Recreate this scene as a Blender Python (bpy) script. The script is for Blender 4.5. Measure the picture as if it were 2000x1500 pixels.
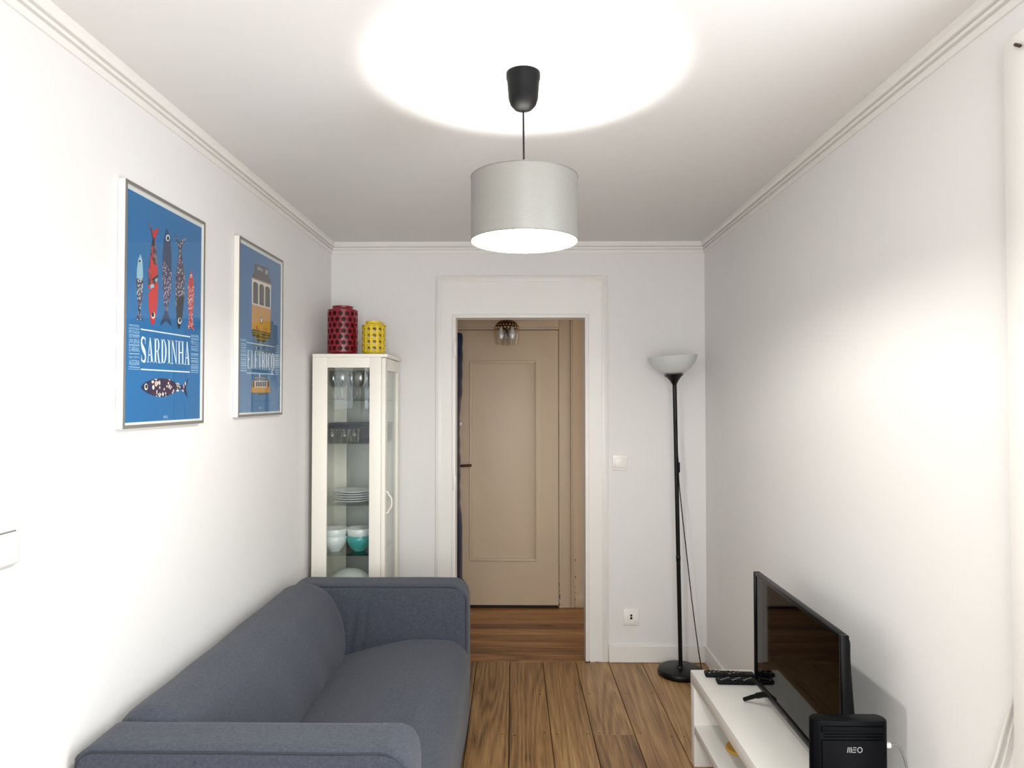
import bpy, bmesh, math, random
from mathutils import Vector, Matrix, noise

# ------------------------------------------------------------------ clean start
for o in list(bpy.data.objects):
    bpy.data.objects.remove(o, do_unlink=True)
scn = bpy.context.scene
COL = scn.collection
random.seed(7)

# ------------------------------------------------------------------ camera
F = 1333.0                       # focal length in pixels of the 2000x1500 frame
VPX, VPY = 1015.0, 779.0         # where the room's depth lines meet
CAMZ = 1.52
cam_d = bpy.data.cameras.new('camera')
cam_d.sensor_fit = 'HORIZONTAL'
cam_d.sensor_width = 36.0
cam_d.lens = F / 2000 * 36.0
cam_d.clip_start = 0.02
cam = bpy.data.objects.new('camera', cam_d)
COL.objects.link(cam)
cam.location = (0, 0, CAMZ)
cam.rotation_euler = (math.pi / 2 + math.atan((VPY - 750) / F), 0, math.atan((VPX - 1000) / F))
scn.camera = cam
CM = cam.rotation_euler.to_matrix()

# ------------------------------------------------------------------ world, daylight, exposure
w = bpy.data.worlds.new('world')
scn.world = w
w.use_nodes = True
w.node_tree.nodes['Background'].inputs[0].default_value = (0.75, 0.86, 1.0, 1)
w.node_tree.nodes['Background'].inputs[1].default_value = 0.6

def area_light(name, loc, rot, sx, sy, power, color):
    l = bpy.data.lights.new(name, 'AREA')
    l.shape = 'RECTANGLE'
    l.size, l.size_y, l.energy, l.color = sx, sy, power, color
    o = bpy.data.objects.new(name, l)
    COL.objects.link(o)
    o.location, o.rotation_euler = loc, rot
    return o
# daylight through the tall window behind the camera, and from the hallway's far end
area_light('window_daylight', (0.22, -1.02, 1.50), (math.pi / 2, 0, 0), 1.25, 1.75, 54, (0.96, 0.985, 1.0))
area_light('balcony_daylight', (1.20, 0.80, 1.15), (math.pi / 2, 0, math.pi / 2), 1.05, 2.1, 40, (0.95, 0.98, 1.0))
area_light('hall_daylight', (1.72, 4.54, 1.35), (math.pi / 2, 0, math.pi / 2), 0.7, 1.7, 5.0, (1.0, 0.90, 0.79))
BULB_STRENGTH = 1120.0

vs = scn.view_settings
vs.view_transform = 'Standard'
vs.look = 'None'
vs.gamma = 1.0
vs.exposure = 0.0
vs.use_curve_mapping = False

# ------------------------------------------------------------------ room measures
XL, XR = -1.107, 1.080           # left and right wall faces
YB, YR = 3.985, -0.95            # wall with the doorway, wall behind the camera
ZC = 2.437                       # ceiling
HY = 5.02                        # far wall of the hallway
WT = 0.10

def ray(px, py):
    return CM @ Vector(((px - 1000) / F, (750 - py) / F, -1.0))
def pix(px, py, X=None, Y=None, Z=None):
    d = ray(px, py)
    if X is not None: t = X / d.x
    elif Y is not None: t = Y / d.y
    else: t = (Z - CAMZ) / d.z
    return Vector((0, 0, CAMZ)) + d * t

# ------------------------------------------------------------------ materials
MATS = {}
def srgb(r, g, b):
    f = lambda c: (c / 255 / 12.92) if c / 255 <= 0.04045 else ((c / 255 + 0.055) / 1.055) ** 2.4
    return (f(r), f(g), f(b), 1)
def mat(name, col=(200, 200, 200), rough=0.5, metal=0.0, spec=0.5, noise_amt=0.0, noise_scale=20.0,
        bump=0.0, bump_scale=200.0, sheen=0.0, coat=0.0, stretch=None, emit=None):
    if name in MATS: return MATS[name]
    m = bpy.data.materials.new(name)
    m.use_nodes = True
    nt = m.node_tree
    b = nt.nodes['Principled BSDF']
    c = srgb(*col)
    b.inputs['Base Color'].default_value = c
    b.inputs['Roughness'].default_value = rough
    b.inputs['Metallic'].default_value = metal
    b.inputs['Specular IOR Level'].default_value = spec
    if sheen: b.inputs['Sheen Weight'].default_value = sheen
    if coat: b.inputs['Coat Weight'].default_value = coat
    if emit:
        b.inputs['Emission Color'].default_value = srgb(*emit[0])
        b.inputs['Emission Strength'].default_value = emit[1]
    tc = nt.nodes.new('ShaderNodeTexCoord')
    mp = nt.nodes.new('ShaderNodeMapping')
    if stretch: mp.inputs['Scale'].default_value = stretch
    nt.links.new(tc.outputs['Object'], mp.inputs['Vector'])
    n = nt.nodes.new('ShaderNodeTexNoise')
    n.inputs['Scale'].default_value = noise_scale
    n.inputs['Detail'].default_value = 4
    nt.links.new(mp.outputs['Vector'], n.inputs['Vector'])
    mx = nt.nodes.new('ShaderNodeMix')
    mx.data_type = 'RGBA'
    k = max(noise_amt, 0.012)
    mx.inputs['A'].default_value = (c[0] * (1 - k), c[1] * (1 - k), c[2] * (1 - k), 1)
    mx.inputs['B'].default_value = (min(c[0] * (1 + k), 1), min(c[1] * (1 + k), 1), min(c[2] * (1 + k), 1), 1)
    nt.links.new(n.outputs['Fac'], mx.inputs['Factor'])
    nt.links.new(mx.outputs['Result'], b.inputs['Base Color'])
    if bump:
        n2 = nt.nodes.new('ShaderNodeTexNoise')
        n2.inputs['Scale'].default_value = bump_scale
        n2.inputs['Detail'].default_value = 3
        nt.links.new(mp.outputs['Vector'], n2.inputs['Vector'])
        bp = nt.nodes.new('ShaderNodeBump')
        bp.inputs['Strength'].default_value = bump
        bp.inputs['Distance'].default_value = 0.002
        nt.links.new(n2.outputs['Fac'], bp.inputs['Height'])
        nt.links.new(bp.outputs['Normal'], b.inputs['Normal'])
    MATS[name] = m
    return m

def glass_mat(name, tint=(1, 1, 1), refl=0.9, base=0.03, rough=0.0, power=5.0):
    m = bpy.data.materials.new(name)
    m.use_nodes = True
    nt = m.node_tree
    for n in list(nt.nodes): nt.nodes.remove(n)
    out = nt.nodes.new('ShaderNodeOutputMaterial')
    tr = nt.nodes.new('ShaderNodeBsdfTransparent')
    tr.inputs['Color'].default_value = (*tint, 1)
    gl = nt.nodes.new('ShaderNodeBsdfGlossy')
    gl.inputs['Roughness'].default_value = rough
    gl.inputs['Color'].default_value = (refl, refl, refl, 1)
    lw = nt.nodes.new('ShaderNodeLayerWeight')      # Schlick reflectance, the same on both faces of thin glass
    pw = nt.nodes.new('ShaderNodeMath')
    pw.operation = 'POWER'
    pw.inputs[1].default_value = power
    nt.links.new(lw.outputs['Facing'], pw.inputs[0])
    ad = nt.nodes.new('ShaderNodeMath')
    ad.operation = 'MULTIPLY_ADD'
    ad.use_clamp = True
    ad.inputs[1].default_value = 0.95 - base
    ad.inputs[2].default_value = base
    nt.links.new(pw.outputs[0], ad.inputs[0])
    mx = nt.nodes.new('ShaderNodeMixShader')
    nt.links.new(ad.outputs[0], mx.inputs[0])
    nt.links.new(tr.outputs[0], mx.inputs[1])
    nt.links.new(gl.outputs[0], mx.inputs[2])
    nt.links.new(mx.outputs[0], out.inputs[0])
    MATS[name] = m
    return m

def wood_mat(name, dark, mid, light, along='Y'):
    m = bpy.data.materials.new(name)
    m.use_nodes = True
    nt = m.node_tree
    b = nt.nodes['Principled BSDF']
    b.inputs['Roughness'].default_value = 0.42
    N, L = nt.nodes.new, nt.links.new
    tc, oi = N('ShaderNodeTexCoord'), N('ShaderNodeObjectInfo')
    off = N('ShaderNodeVectorMath'); off.operation = 'SCALE'
    comb = N('ShaderNodeCombineXYZ')
    L(oi.outputs['Random'], comb.inputs[0]); L(oi.outputs['Random'], comb.inputs[1]); L(oi.outputs['Random'], comb.inputs[2])
    L(comb.outputs[0], off.inputs[0]); off.inputs['Scale'].default_value = 37.0
    add = N('ShaderNodeVectorMath'); add.operation = 'ADD'
    L(tc.outputs['Object'], add.inputs[0]); L(off.outputs[0], add.inputs[1])
    def mapping(sx, sy):
        mp = N('ShaderNodeMapping')
        mp.inputs['Scale'].default_value = (sx, sy, 1) if along == 'Y' else (sy, sx, 1)
        L(add.outputs[0], mp.inputs['Vector'])
        return mp
    # broad cathedral figure: contour lines of a stretched low noise
    m1 = mapping(4.6, 0.27)
    n1 = N('ShaderNodeTexNoise'); n1.inputs['Scale'].default_value = 1.0; n1.inputs['Detail'].default_value = 1.5; n1.inputs['Distortion'].default_value = 0.25
    L(m1.outputs[0], n1.inputs['Vector'])
    mu = N('ShaderNodeMath'); mu.operation = 'MULTIPLY'; mu.inputs[1].default_value = 150.0
    L(n1.outputs['Fac'], mu.inputs[0])
    si = N('ShaderNodeMath'); si.operation = 'SINE'
    L(mu.outputs[0], si.inputs[0])
    # fine fibres
    m2 = mapping(160.0, 5.0)
    n2 = N('ShaderNodeTexNoise'); n2.inputs['Scale'].default_value = 1.0; n2.inputs['Detail'].default_value = 3
    L(m2.outputs[0], n2.inputs['Vector'])
    # blotches and worn patches
    m3 = mapping(9.0, 0.8)
    n3 = N('ShaderNodeTexNoise'); n3.inputs['Scale'].default_value = 1.0; n3.inputs['Detail'].default_value = 4
    L(m3.outputs[0], n3.inputs['Vector'])
    # knots
    m4 = mapping(5.0, 2.0)
    vo = N('ShaderNodeTexVoronoi'); vo.inputs['Scale'].default_value = 0.9
    L(m4.outputs[0], vo.inputs['Vector'])
    kn = N('ShaderNodeMapRange'); kn.inputs[1].default_value = 0.03; kn.inputs[2].default_value = 0.13; kn.inputs[3].default_value = -0.34; kn.inputs[4].default_value = 0.0
    L(vo.outputs['Distance'], kn.inputs[0])
    def ma(op, a, bb):
        n = N('ShaderNodeMath'); n.operation = op
        for i, v in enumerate((a, bb)):
            if isinstance(v, (int, float)): n.inputs[i].default_value = v
            else: L(v, n.inputs[i])
        return n.outputs[0]
    f = ma('ADD', ma('MULTIPLY', si.outputs[0], 0.10), 0.5)
    f = ma('ADD', f, ma('MULTIPLY', ma('SUBTRACT', n2.outputs['Fac'], 0.5), 0.8))
    f = ma('ADD', f, ma('MULTIPLY', ma('SUBTRACT', n3.outputs['Fac'], 0.5), 0.85))
    f = ma('ADD', f, ma('MULTIPLY', ma('SUBTRACT', oi.outputs['Random'], 0.5), 0.36))
    f = ma('ADD', f, kn.outputs[0])
    cr = N('ShaderNodeValToRGB')
    e = cr.color_ramp.elements
    e[0].position, e[0].color = 0.12, srgb(*dark)
    e[1].position, e[1].color = 0.88, srgb(*light)
    x = e.new(0.5); x.color = srgb(*mid)
    L(f, cr.inputs[0]); L(cr.outputs[0], b.inputs['Base Color'])
    bp = N('ShaderNodeBump'); bp.inputs['Strength'].default_value = 0.12; bp.inputs['Distance'].default_value = 0.001
    L(n2.outputs['Fac'], bp.inputs['Height']); L(bp.outputs[0], b.inputs['Normal'])
    MATS[name] = m
    return m

def speckle_mat(name, cols, scale, thresh=0.35, base=(40, 42, 62)):
    """flat print: random coloured dabs on a dark ground"""
    m = bpy.data.materials.new(name)
    m.use_nodes = True
    nt = m.node_tree
    b = nt.nodes['Principled BSDF']
    b.inputs['Roughness'].default_value = 0.6
    N, L = nt.nodes.new, nt.links.new
    tc = N('ShaderNodeTexCoord')
    vo = N('ShaderNodeTexVoronoi'); vo.inputs['Scale'].default_value = scale
    L(tc.outputs['Object'], vo.inputs['Vector'])
    cr = N('ShaderNodeValToRGB'); cr.color_ramp.interpolation = 'CONSTANT'
    sp = N('ShaderNodeSeparateColor'); L(vo.outputs['Color'], sp.inputs[0]); L(sp.outputs[0], cr.inputs[0])
    e = cr.color_ramp.elements
    e[0].position, e[0].color = 0, srgb(*cols[0])
    e[1].position, e[1].color = 1.0 / len(cols), srgb(*cols[min(1, len(cols) - 1)])
    for i in range(2, len(cols)):
        x = e.new(i / len(cols)); x.color = srgb(*cols[i])
    lt = N('ShaderNodeMath'); lt.operation = 'LESS_THAN'; lt.inputs[1].default_value = thresh
    L(vo.outputs['Distance'], lt.inputs[0])
    mx = N('ShaderNodeMix'); mx.data_type = 'RGBA'
    mx.inputs['A'].default_value = srgb(*base)
    L(cr.outputs[0], mx.inputs['B']); L(lt.outputs[0], mx.inputs['Factor']); L(mx.outputs['Result'], b.inputs['Base Color'])
    MATS[name] = m
    return m

def fabric_mat(name, col, scale=900.0):
    m = bpy.data.materials.new(name)
    m.use_nodes = True
    nt = m.node_tree
    b = nt.nodes['Principled BSDF']
    b.inputs['Roughness'].default_value = 0.9
    b.inputs['Specular IOR Level'].default_value = 0.2
    b.inputs['Sheen Weight'].default_value = 0.12
    b.inputs['Sheen Roughness'].default_value = 0.5
    N, L = nt.nodes.new, nt.links.new
    tc = N('ShaderNodeTexCoord')
    outs = []
    for sc in ((scale, scale, scale * 0.12), (scale * 0.12, scale * 0.12, scale)):
        mp = N('ShaderNodeMapping'); mp.inputs['Scale'].default_value = sc
        L(tc.outputs['Object'], mp.inputs['Vector'])
        n = N('ShaderNodeTexNoise'); n.inputs['Scale'].default_value = 1.0; n.inputs['Detail'].default_value = 2
        L(mp.outputs[0], n.inputs['Vector']); outs.append(n)
    n3 = N('ShaderNodeTexNoise'); n3.inputs['Scale'].default_value = 120; n3.inputs['Detail'].default_value = 5
    L(tc.outputs['Object'], n3.inputs['Vector'])
    a = N('ShaderNodeMath'); a.operation = 'ADD'; L(outs[0].outputs['Fac'], a.inputs[0]); L(outs[1].outputs['Fac'], a.inputs[1])
    a2 = N('ShaderNodeMath'); a2.operation = 'ADD'; L(a.outputs[0], a2.inputs[0]); L(n3.outputs['Fac'], a2.inputs[1])
    mr = N('ShaderNodeMapRange'); mr.inputs[1].default_value = 0.9; mr.inputs[2].default_value = 2.1
    L(a2.outputs[0], mr.inputs[0])
    c = srgb(*col)
    mx = N('ShaderNodeMix'); mx.data_type = 'RGBA'
    mx.inputs['A'].default_value = (c[0] * .55, c[1] * .55, c[2] * .58, 1)
    mx.inputs['B'].default_value = (c[0] * 1.45, c[1] * 1.45, c[2] * 1.42, 1)
    L(mr.outputs[0], mx.inputs['Factor']); L(mx.outputs['Result'], b.inputs['Base Color'])
    bp = N('ShaderNodeBump'); bp.inputs['Strength'].default_value = 0.25; bp.inputs['Distance'].default_value = 0.0015
    L(a.outputs[0], bp.inputs['Height']); L(bp.outputs[0], b.inputs['Normal'])
    MATS[name] = m
    return m

M = {
 'wall': mat('wall_paint', (231, 229, 227), 0.62, spec=0.3, noise_amt=0.015, noise_scale=3, bump=0.05, bump_scale=45),
 'ceil': mat('ceiling_paint', (229, 227, 225), 0.75, spec=0.2, noise_amt=0.012, noise_scale=2, bump=0.05, bump_scale=30),
 'trim': mat('white_gloss_trim', (234, 231, 226), 0.38, noise_amt=0.02, noise_scale=6, bump=0.02, bump_scale=40),
 'cream': mat('cream_hall_paint', (216, 196, 170), 0.45, noise_amt=0.05, noise_scale=4, bump=0.1, bump_scale=25),
 'hallwall': mat('hall_wall_paint', (216, 194, 168), 0.6, noise_amt=0.03, noise_scale=3),
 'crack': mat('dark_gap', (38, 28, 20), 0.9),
 'wornpaint': mat('worn_paint_chip', (112, 92, 70), 0.8),
 'plank': wood_mat('pine_floor', (84, 54, 30), (146, 110, 68), (182, 146, 98), 'Y'),
 'hplank': wood_mat('pine_hall_floor', (82, 48, 24), (150, 104, 60), (188, 142, 92), 'X'),
 'sofa': fabric_mat('slate_fabric', (66, 70, 80)),
 'piping': mat('slate_piping', (46, 49, 57), 0.9),
 'legw': mat('dark_wood_leg', (60, 42, 30), 0.5),
 'white': mat('white_lacquer', (236, 234, 228), 0.32, noise_amt=0.01),
 'cabw': mat('cabinet_white', (242, 237, 226), 0.38, noise_amt=0.015, noise_scale=9),
 'glass': glass_mat('pane_glass', (0.95, 0.97, 0.96), 0.9, 0.03),
 'pglass': glass_mat('poster_glass', (0.99, 0.995, 0.995), 0.8, 0.015),
 'shelfglass': glass_mat('shelf_glass', (0.90, 0.94, 0.92), 0.9, 0.05),
 'ware': glass_mat('drinking_glass', (0.95, 0.96, 0.96), 1.0, 0.10, 0.06, 1.7),
 'clear': glass_mat('lamp_glass', (0.975, 0.97, 0.96), 1.0, 0.03, 0.02, 3.4),
 'china': mat('white_china', (226, 228, 228), 0.18, spec=0.6),
 'teal': mat('teal_glaze', (70, 160, 158), 0.2, spec=0.6),
 'navybox': mat('navy_box', (28, 38, 58), 0.4),
 'red': mat('red_glaze', (128, 8, 32), 0.22, spec=0.6, noise_amt=0.06),
 'yellow': mat('yellow_glaze', (226, 196, 46), 0.28, spec=0.5, noise_amt=0.08),
 'redshade': mat('red_inner_shade', (70, 8, 16), 0.6),  # dark red standing in for the shaded inside of the red lantern
 'black': mat('black_metal', (6, 6, 7), 0.33, spec=0.3),
 'blackp': mat('black_plastic', (8, 8, 10), 0.4, spec=0.15),
 'blackmatte': mat('black_matte', (10, 10, 12), 0.5, spec=0.15, noise_amt=0.05),
 'tvblack': mat('tv_gloss_black', (5, 5, 7), 0.3, spec=0.16),
 'routerb': mat('router_black', (4, 5, 8), 0.35, spec=0.06),
 'routerf': mat('router_front', (6, 6, 10), 0.45, spec=0.06),
 'screen': mat('tv_screen', (2, 2, 3), 0.04, spec=0.20),
 'greyp': mat('grey_button', (150, 152, 156), 0.5),
 'silver': mat('brushed_silver', (132, 128, 122), 0.4, metal=0.3),
 'framew': mat('frame_white_side', (236, 230, 222), 0.4),
 'matboard': mat('poster_paper_margin', (222, 224, 220), 0.7),
 'bowlglass': mat('frosted_bowl', (210, 212, 210), 0.3),
 'switch': mat('switch_plastic', (240, 236, 230), 0.28),
 'switchg': mat('switch_plastic_grey', (214, 212, 208), 0.3),
 'hole': mat('socket_hole', (18, 14, 10), 0.8),
 'brown': mat('dark_bronze', (70, 42, 30), 0.35, metal=0.5),
 'brass': mat('old_brass', (188, 158, 118), 0.4, metal=0.35, noise_amt=0.2, noise_scale=60),
 'navy': mat('navy_nylon', (8, 26, 66), 0.34, spec=0.25, noise_amt=0.3, noise_scale=14, bump=0.8, bump_scale=26),
 'cablew': mat('white_cable', (226, 224, 220), 0.5),
 'cableg': mat('grey_cable', (120, 122, 120), 0.5),
 'ochre': mat('ochre_wood', (214, 164, 60), 0.5, noise_amt=0.1, noise_scale=30),
 'mark': mat('grey_print', (138, 138, 136), 0.5),
 # poster inks
 'p_blue': mat('print_blue', (28, 106, 162), 0.55, noise_amt=0.03, noise_scale=12),
 'p_blue2': mat('print_blue_soft', (42, 106, 156), 0.55, noise_amt=0.03, noise_scale=12),
 'p_white': mat('print_white', (214, 230, 238), 0.55),
 'p_pale': mat('print_pale_blue', (164, 200, 224), 0.55),
 'p_navy': mat('print_navy', (38, 62, 96), 0.55),
 'p_black': mat('print_black', (26, 28, 38), 0.55),
 'p_red': mat('print_red', (196, 44, 42), 0.55),
 'p_ice': mat('print_ice', (150, 190, 206), 0.55),
 'p_indigo': mat('print_indigo', (34, 40, 78), 0.55),
 'p_roof': mat('print_roof', (64, 56, 56), 0.55),
 'p_ochre': mat('print_ochre', (196, 142, 54), 0.55),
 'p_win': mat('print_window', (58, 62, 58), 0.55),
 'p_cream': mat('print_cream', (226, 214, 200), 0.55),
 'p_pink': mat('print_pink', (206, 140, 140), 0.55),
 'p_green': mat('print_dark_green', (40, 44, 32), 0.55),
 'pat_a': speckle_mat('print_speckle_a', [(220, 215, 215), (170, 110, 130), (44, 44, 66), (110, 150, 170)], 200, 0.5),
 'pat_b': speckle_mat('print_speckle_b', [(60, 60, 70), (190, 50, 45), (60, 70, 90), (180, 50, 50), (120, 110, 110)], 70, 0.6, (70, 50, 60)),
 'pat_c': speckle_mat('print_speckle_c', [(196, 176, 186), (206, 186, 190), (170, 150, 170)], 170, 0.40, (52, 60, 92)),
 'pat_d': speckle_mat('print_speckle_d', [(200, 190, 200), (150, 70, 70), (50, 50, 70), (90, 130, 130), (120, 90, 120)], 170, 0.5, (40, 42, 62)),
 'pat_e': speckle_mat('print_speckle_e', [(236, 226, 222), (240, 230, 226)], 180, 0.36, (176, 40, 44)),
 'pat_f': speckle_mat('print_speckle_f', [(34, 40, 78), (210, 200, 205), (90, 40, 60), (60, 40, 80), (34, 40, 78), (80, 36, 56)], 120, 0.55, (44, 36, 62)),
}

# ------------------------------------------------------------------ object helpers
WM = {}
def link(o, parent=None):
    COL.objects.link(o)
    if parent is not None: o.parent = parent
    return o
def mark_obj(o, label=None, cat=None, group=None, kind=None):
    if label: o['label'] = label
    if cat: o['category'] = cat
    if group: o['group'] = group
    if kind: o['kind'] = kind
    return o
def thing(name, loc, label, cat, group=None, rz=0.0):
    o = bpy.data.objects.new(name, None)
    o.empty_display_size = 0.05
    link(o)
    o.location = loc
    o.rotation_euler = (0, 0, rz)
    WM[o] = Matrix.Translation(Vector(loc)) @ Matrix.Rotation(rz, 4, 'Z')
    return mark_obj(o, label, cat, group)
def mesh(name, verts, faces, m, parent=None, smooth=False, local=False, auto=None, fix=False):
    """verts are world coordinates (or the parent's, with local=True); the origin goes to the base of the piece."""
    vs_ = [Vector(v) for v in verts]
    if parent is not None and not local:
        inv = WM[parent].inverted()
        vs_ = [inv @ v for v in vs_]
    lo = Vector((min(v.x for v in vs_), min(v.y for v in vs_), min(v.z for v in vs_)))
    hi = Vector((max(v.x for v in vs_), max(v.y for v in vs_), max(v.z for v in vs_)))
    org = Vector(((lo.x + hi.x) / 2, (lo.y + hi.y) / 2, lo.z))
    me = bpy.data.meshes.new(name)
    me.from_pydata([v - org for v in vs_], [], faces)
    if fix:
        bm = bmesh.new(); bm.from_mesh(me); bmesh.ops.recalc_face_normals(bm, faces=bm.faces); bm.to_mesh(me); bm.free()
    if smooth:
        for p in me.polygons: p.use_smooth = True
    if auto is not None:
        me.set_sharp_from_angle(angle=math.radians(auto))
    me.materials.append(m)
    o = bpy.data.objects.new(name, me)
    link(o, parent)
    o.location = org
    WM[o] = (WM[parent] if parent is not None else Matrix.Identity(4)) @ Matrix.Translation(org)
    return o
BOXF = [(0, 3, 2, 1), (4, 5, 6, 7), (0, 1, 5, 4), (1, 2, 6, 5), (2, 3, 7, 6), (3, 0, 4, 7)]
def boxv(x0, x1, y0, y1, z0, z1):
    return [(x0, y0, z0), (x1, y0, z0), (x1, y1, z0), (x0, y1, z0), (x0, y0, z1), (x1, y0, z1), (x1, y1, z1), (x0, y1, z1)]
def join(parts):
    V, Fc = [], []
    for v, f in parts:
        n = len(V)
        V += [tuple(p) for p in v]
        Fc += [tuple(i + n for i in q) for q in f]
    return V, Fc
def bevel_data(v, f, r, seg=2):
    bm = bmesh.new()
    bv = [bm.verts.new(p) for p in v]
    for q in f: bm.faces.new([bv[i] for i in q])
    bmesh.ops.recalc_face_normals(bm, faces=bm.faces)
    bmesh.ops.bevel(bm, geom=list(bm.edges), offset=r, segments=seg, profile=0.5, affect='EDGES')
    bm.verts.index_update()
    V = [tuple(x.co) for x in bm.verts]
    Fc = [tuple(x.index for x in q.verts) for q in bm.faces]
    bm.free()
    return V, Fc
def box(name, x0, x1, y0, y1, z0, z1, m, parent=None, bev=0.0, seg=2, local=False):
    v, f = boxv(x0, x1, y0, y1, z0, z1), BOXF
    if bev: v, f = bevel_data(v, f, bev, seg)
    return mesh(name, v, f, m, parent, smooth=bool(bev), local=local, auto=40 if bev else None)
def boxes(name, L, m, parent=None, bev=0.0, local=False):
    parts = []
    for b in L:
        v, f = boxv(*b), BOXF
        if bev: v, f = bevel_data(v, f, bev, 2)
        parts.append((v, f))
    v, f = join(parts)
    return mesh(name, v, f, m, parent, smooth=bool(bev), local=local, auto=40 if bev else None)
def lathe_data(prof, c, seg=32, closed=False):
    V, Fc = [], []
    n = len(prof)
    for r, z in prof:
        for k in range(seg):
            a = 2 * math.pi * k / seg
            V.append((c[0] + r * math.cos(a), c[1] + r * math.sin(a), c[2] + z))
    for i in range(n - 1 if not closed else n):
        j = (i + 1) % n
        for k in range(seg):
            l = (k + 1) % seg
            Fc.append((i * seg + k, i * seg + l, j * seg + l, j * seg + k))
    return V, Fc
def lathe(name, prof, c, m, parent=None, seg=32, closed=False, local=False, auto=50, tilt=None):
    v, f = lathe_data(prof, c, seg, closed)
    if tilt:   # (axis, angle, pivot)
        R = Matrix.Rotation(tilt[1], 3, tilt[0]); p = Vector(tilt[2])
        v = [R @ (Vector(q) - p) + p for q in v]
    return mesh(name, v, f, m, parent, smooth=True, local=local, auto=auto)
def smooth_path(pts, n=8):
    P = [Vector(p) for p in pts]
    if len(P) < 3: return P
    out = []
    for i in range(len(P) - 1):
        p0, p1, p2, p3 = P[max(i - 1, 0)], P[i], P[i + 1], P[min(i + 2, len(P) - 1)]
        for k in range(n):
            t = k / n
            out.append(0.5 * ((2 * p1) + (p2 - p0) * t + (2 * p0 - 5 * p1 + 4 * p2 - p3) * t * t + (3 * p1 - p0 - 3 * p2 + p3) * t ** 3))
    out.append(P[-1])
    return out
def tube_data(pts, r, seg=8, n=8, curve=True):
    P = smooth_path(pts, n) if curve else [Vector(p) for p in pts]
    rr = r if isinstance(r, (list, tuple)) else [r] * len(P)
    V, Fc = [], []
    up = Vector((0.13, 0.21, 0.97))
    for i, p in enumerate(P):
        t = (P[min(i + 1, len(P) - 1)] - P[max(i - 1, 0)]).normalized()
        a = t.cross(up)
        if a.length < 1e-3: a = t.cross(Vector((1, 0, 0)))
        a.normalize(); b = t.cross(a)
        for k in range(seg):
            an = 2 * math.pi * k / seg
            V.append(p + (a * math.cos(an) + b * math.sin(an)) * rr[i])
    for i in range(len(P) - 1):
        for k in range(seg):
            l = (k + 1) % seg
            Fc.append((i * seg + k, i * seg + l, (i + 1) * seg + l, (i + 1) * seg + k))
    Fc.append(tuple(range(seg - 1, -1, -1)))
    Fc.append(tuple((len(P) - 1) * seg + k for k in range(seg)))
    return V, Fc
def tube(name, pts, r, m, parent=None, seg=8, n=8, curve=True, local=False):
    v, f = tube_data(pts, r, seg, n, curve)
    return mesh(name, v, f, m, parent, smooth=True, local=local, auto=60)
def copy_tree(root, label=None, loc=None, group=None):
    c = root.copy(); COL.objects.link(c)
    if loc is not None: c.location = loc
    if label: c['label'] = label
    if group: c['group'] = group
    for ch in root.children:
        k = ch.copy(); COL.objects.link(k); k.parent = c
        for g in ch.children:
            q = g.copy(); COL.objects.link(q); q.parent = k
    return c
def struct(o):
    o['kind'] = 'structure'
    return o

def soft_box(x0, x1, y0, y1, z0, z1, r, n=(20, 20, 14), post=None):
    """a box with round edges of radius r, as a fine grid that post(p) may bend"""
    V, Fc, idx = [], [], {}
    lo, hi = Vector((x0, y0, z0)), Vector((x1, y1, z1))
    def par(i, k, a, b):     # denser near the ends
        t = i / k
        t = 0.5 - 0.5 * math.cos(math.pi * t) * (0.55 + 0.45 * abs(math.cos(math.pi * t))) if 0 < i < k else t
        return a + (b - a) * t
    def vid(i, j, k):
        key = (i, j, k)
        if key in idx: return idx[key]
        p = Vector((par(i, n[0], x0, x1), par(j, n[1], y0, y1), par(k, n[2], z0, z1)))
        q = Vector([min(max(p[a], lo[a] + r), hi[a] - r) for a in range(3)])
        d = p - q
        if d.length > 1e-9:
            # snap the surface of the box onto the rounded surface
            p = q + d.normalized() * r
        if post: p = post(p)
        idx[key] = len(V); V.append(p)
        return idx[key]
    a, b, c = n
    for i in range(a):
        for j in range(b):
            Fc.append((vid(i, j, 0), vid(i, j + 1, 0), vid(i + 1, j + 1, 0), vid(i + 1, j, 0)))
            Fc.append((vid(i, j, c), vid(i + 1, j, c), vid(i + 1, j + 1, c), vid(i, j + 1, c)))
    for i in range(a):
        for k in range(c):
            Fc.append((vid(i, 0, k), vid(i + 1, 0, k), vid(i + 1, 0, k + 1), vid(i, 0, k + 1)))
            Fc.append((vid(i, b, k), vid(i, b, k + 1), vid(i + 1, b, k + 1), vid(i + 1, b, k)))
    for j in range(b):
        for k in range(c):
            Fc.append((vid(0, j, k), vid(0, j, k + 1), vid(0, j + 1, k + 1), vid(0, j + 1, k)))
            Fc.append((vid(a, j, k), vid(a, j + 1, k), vid(a, j + 1, k + 1), vid(a, j, k + 1)))
    return V, Fc

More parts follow.
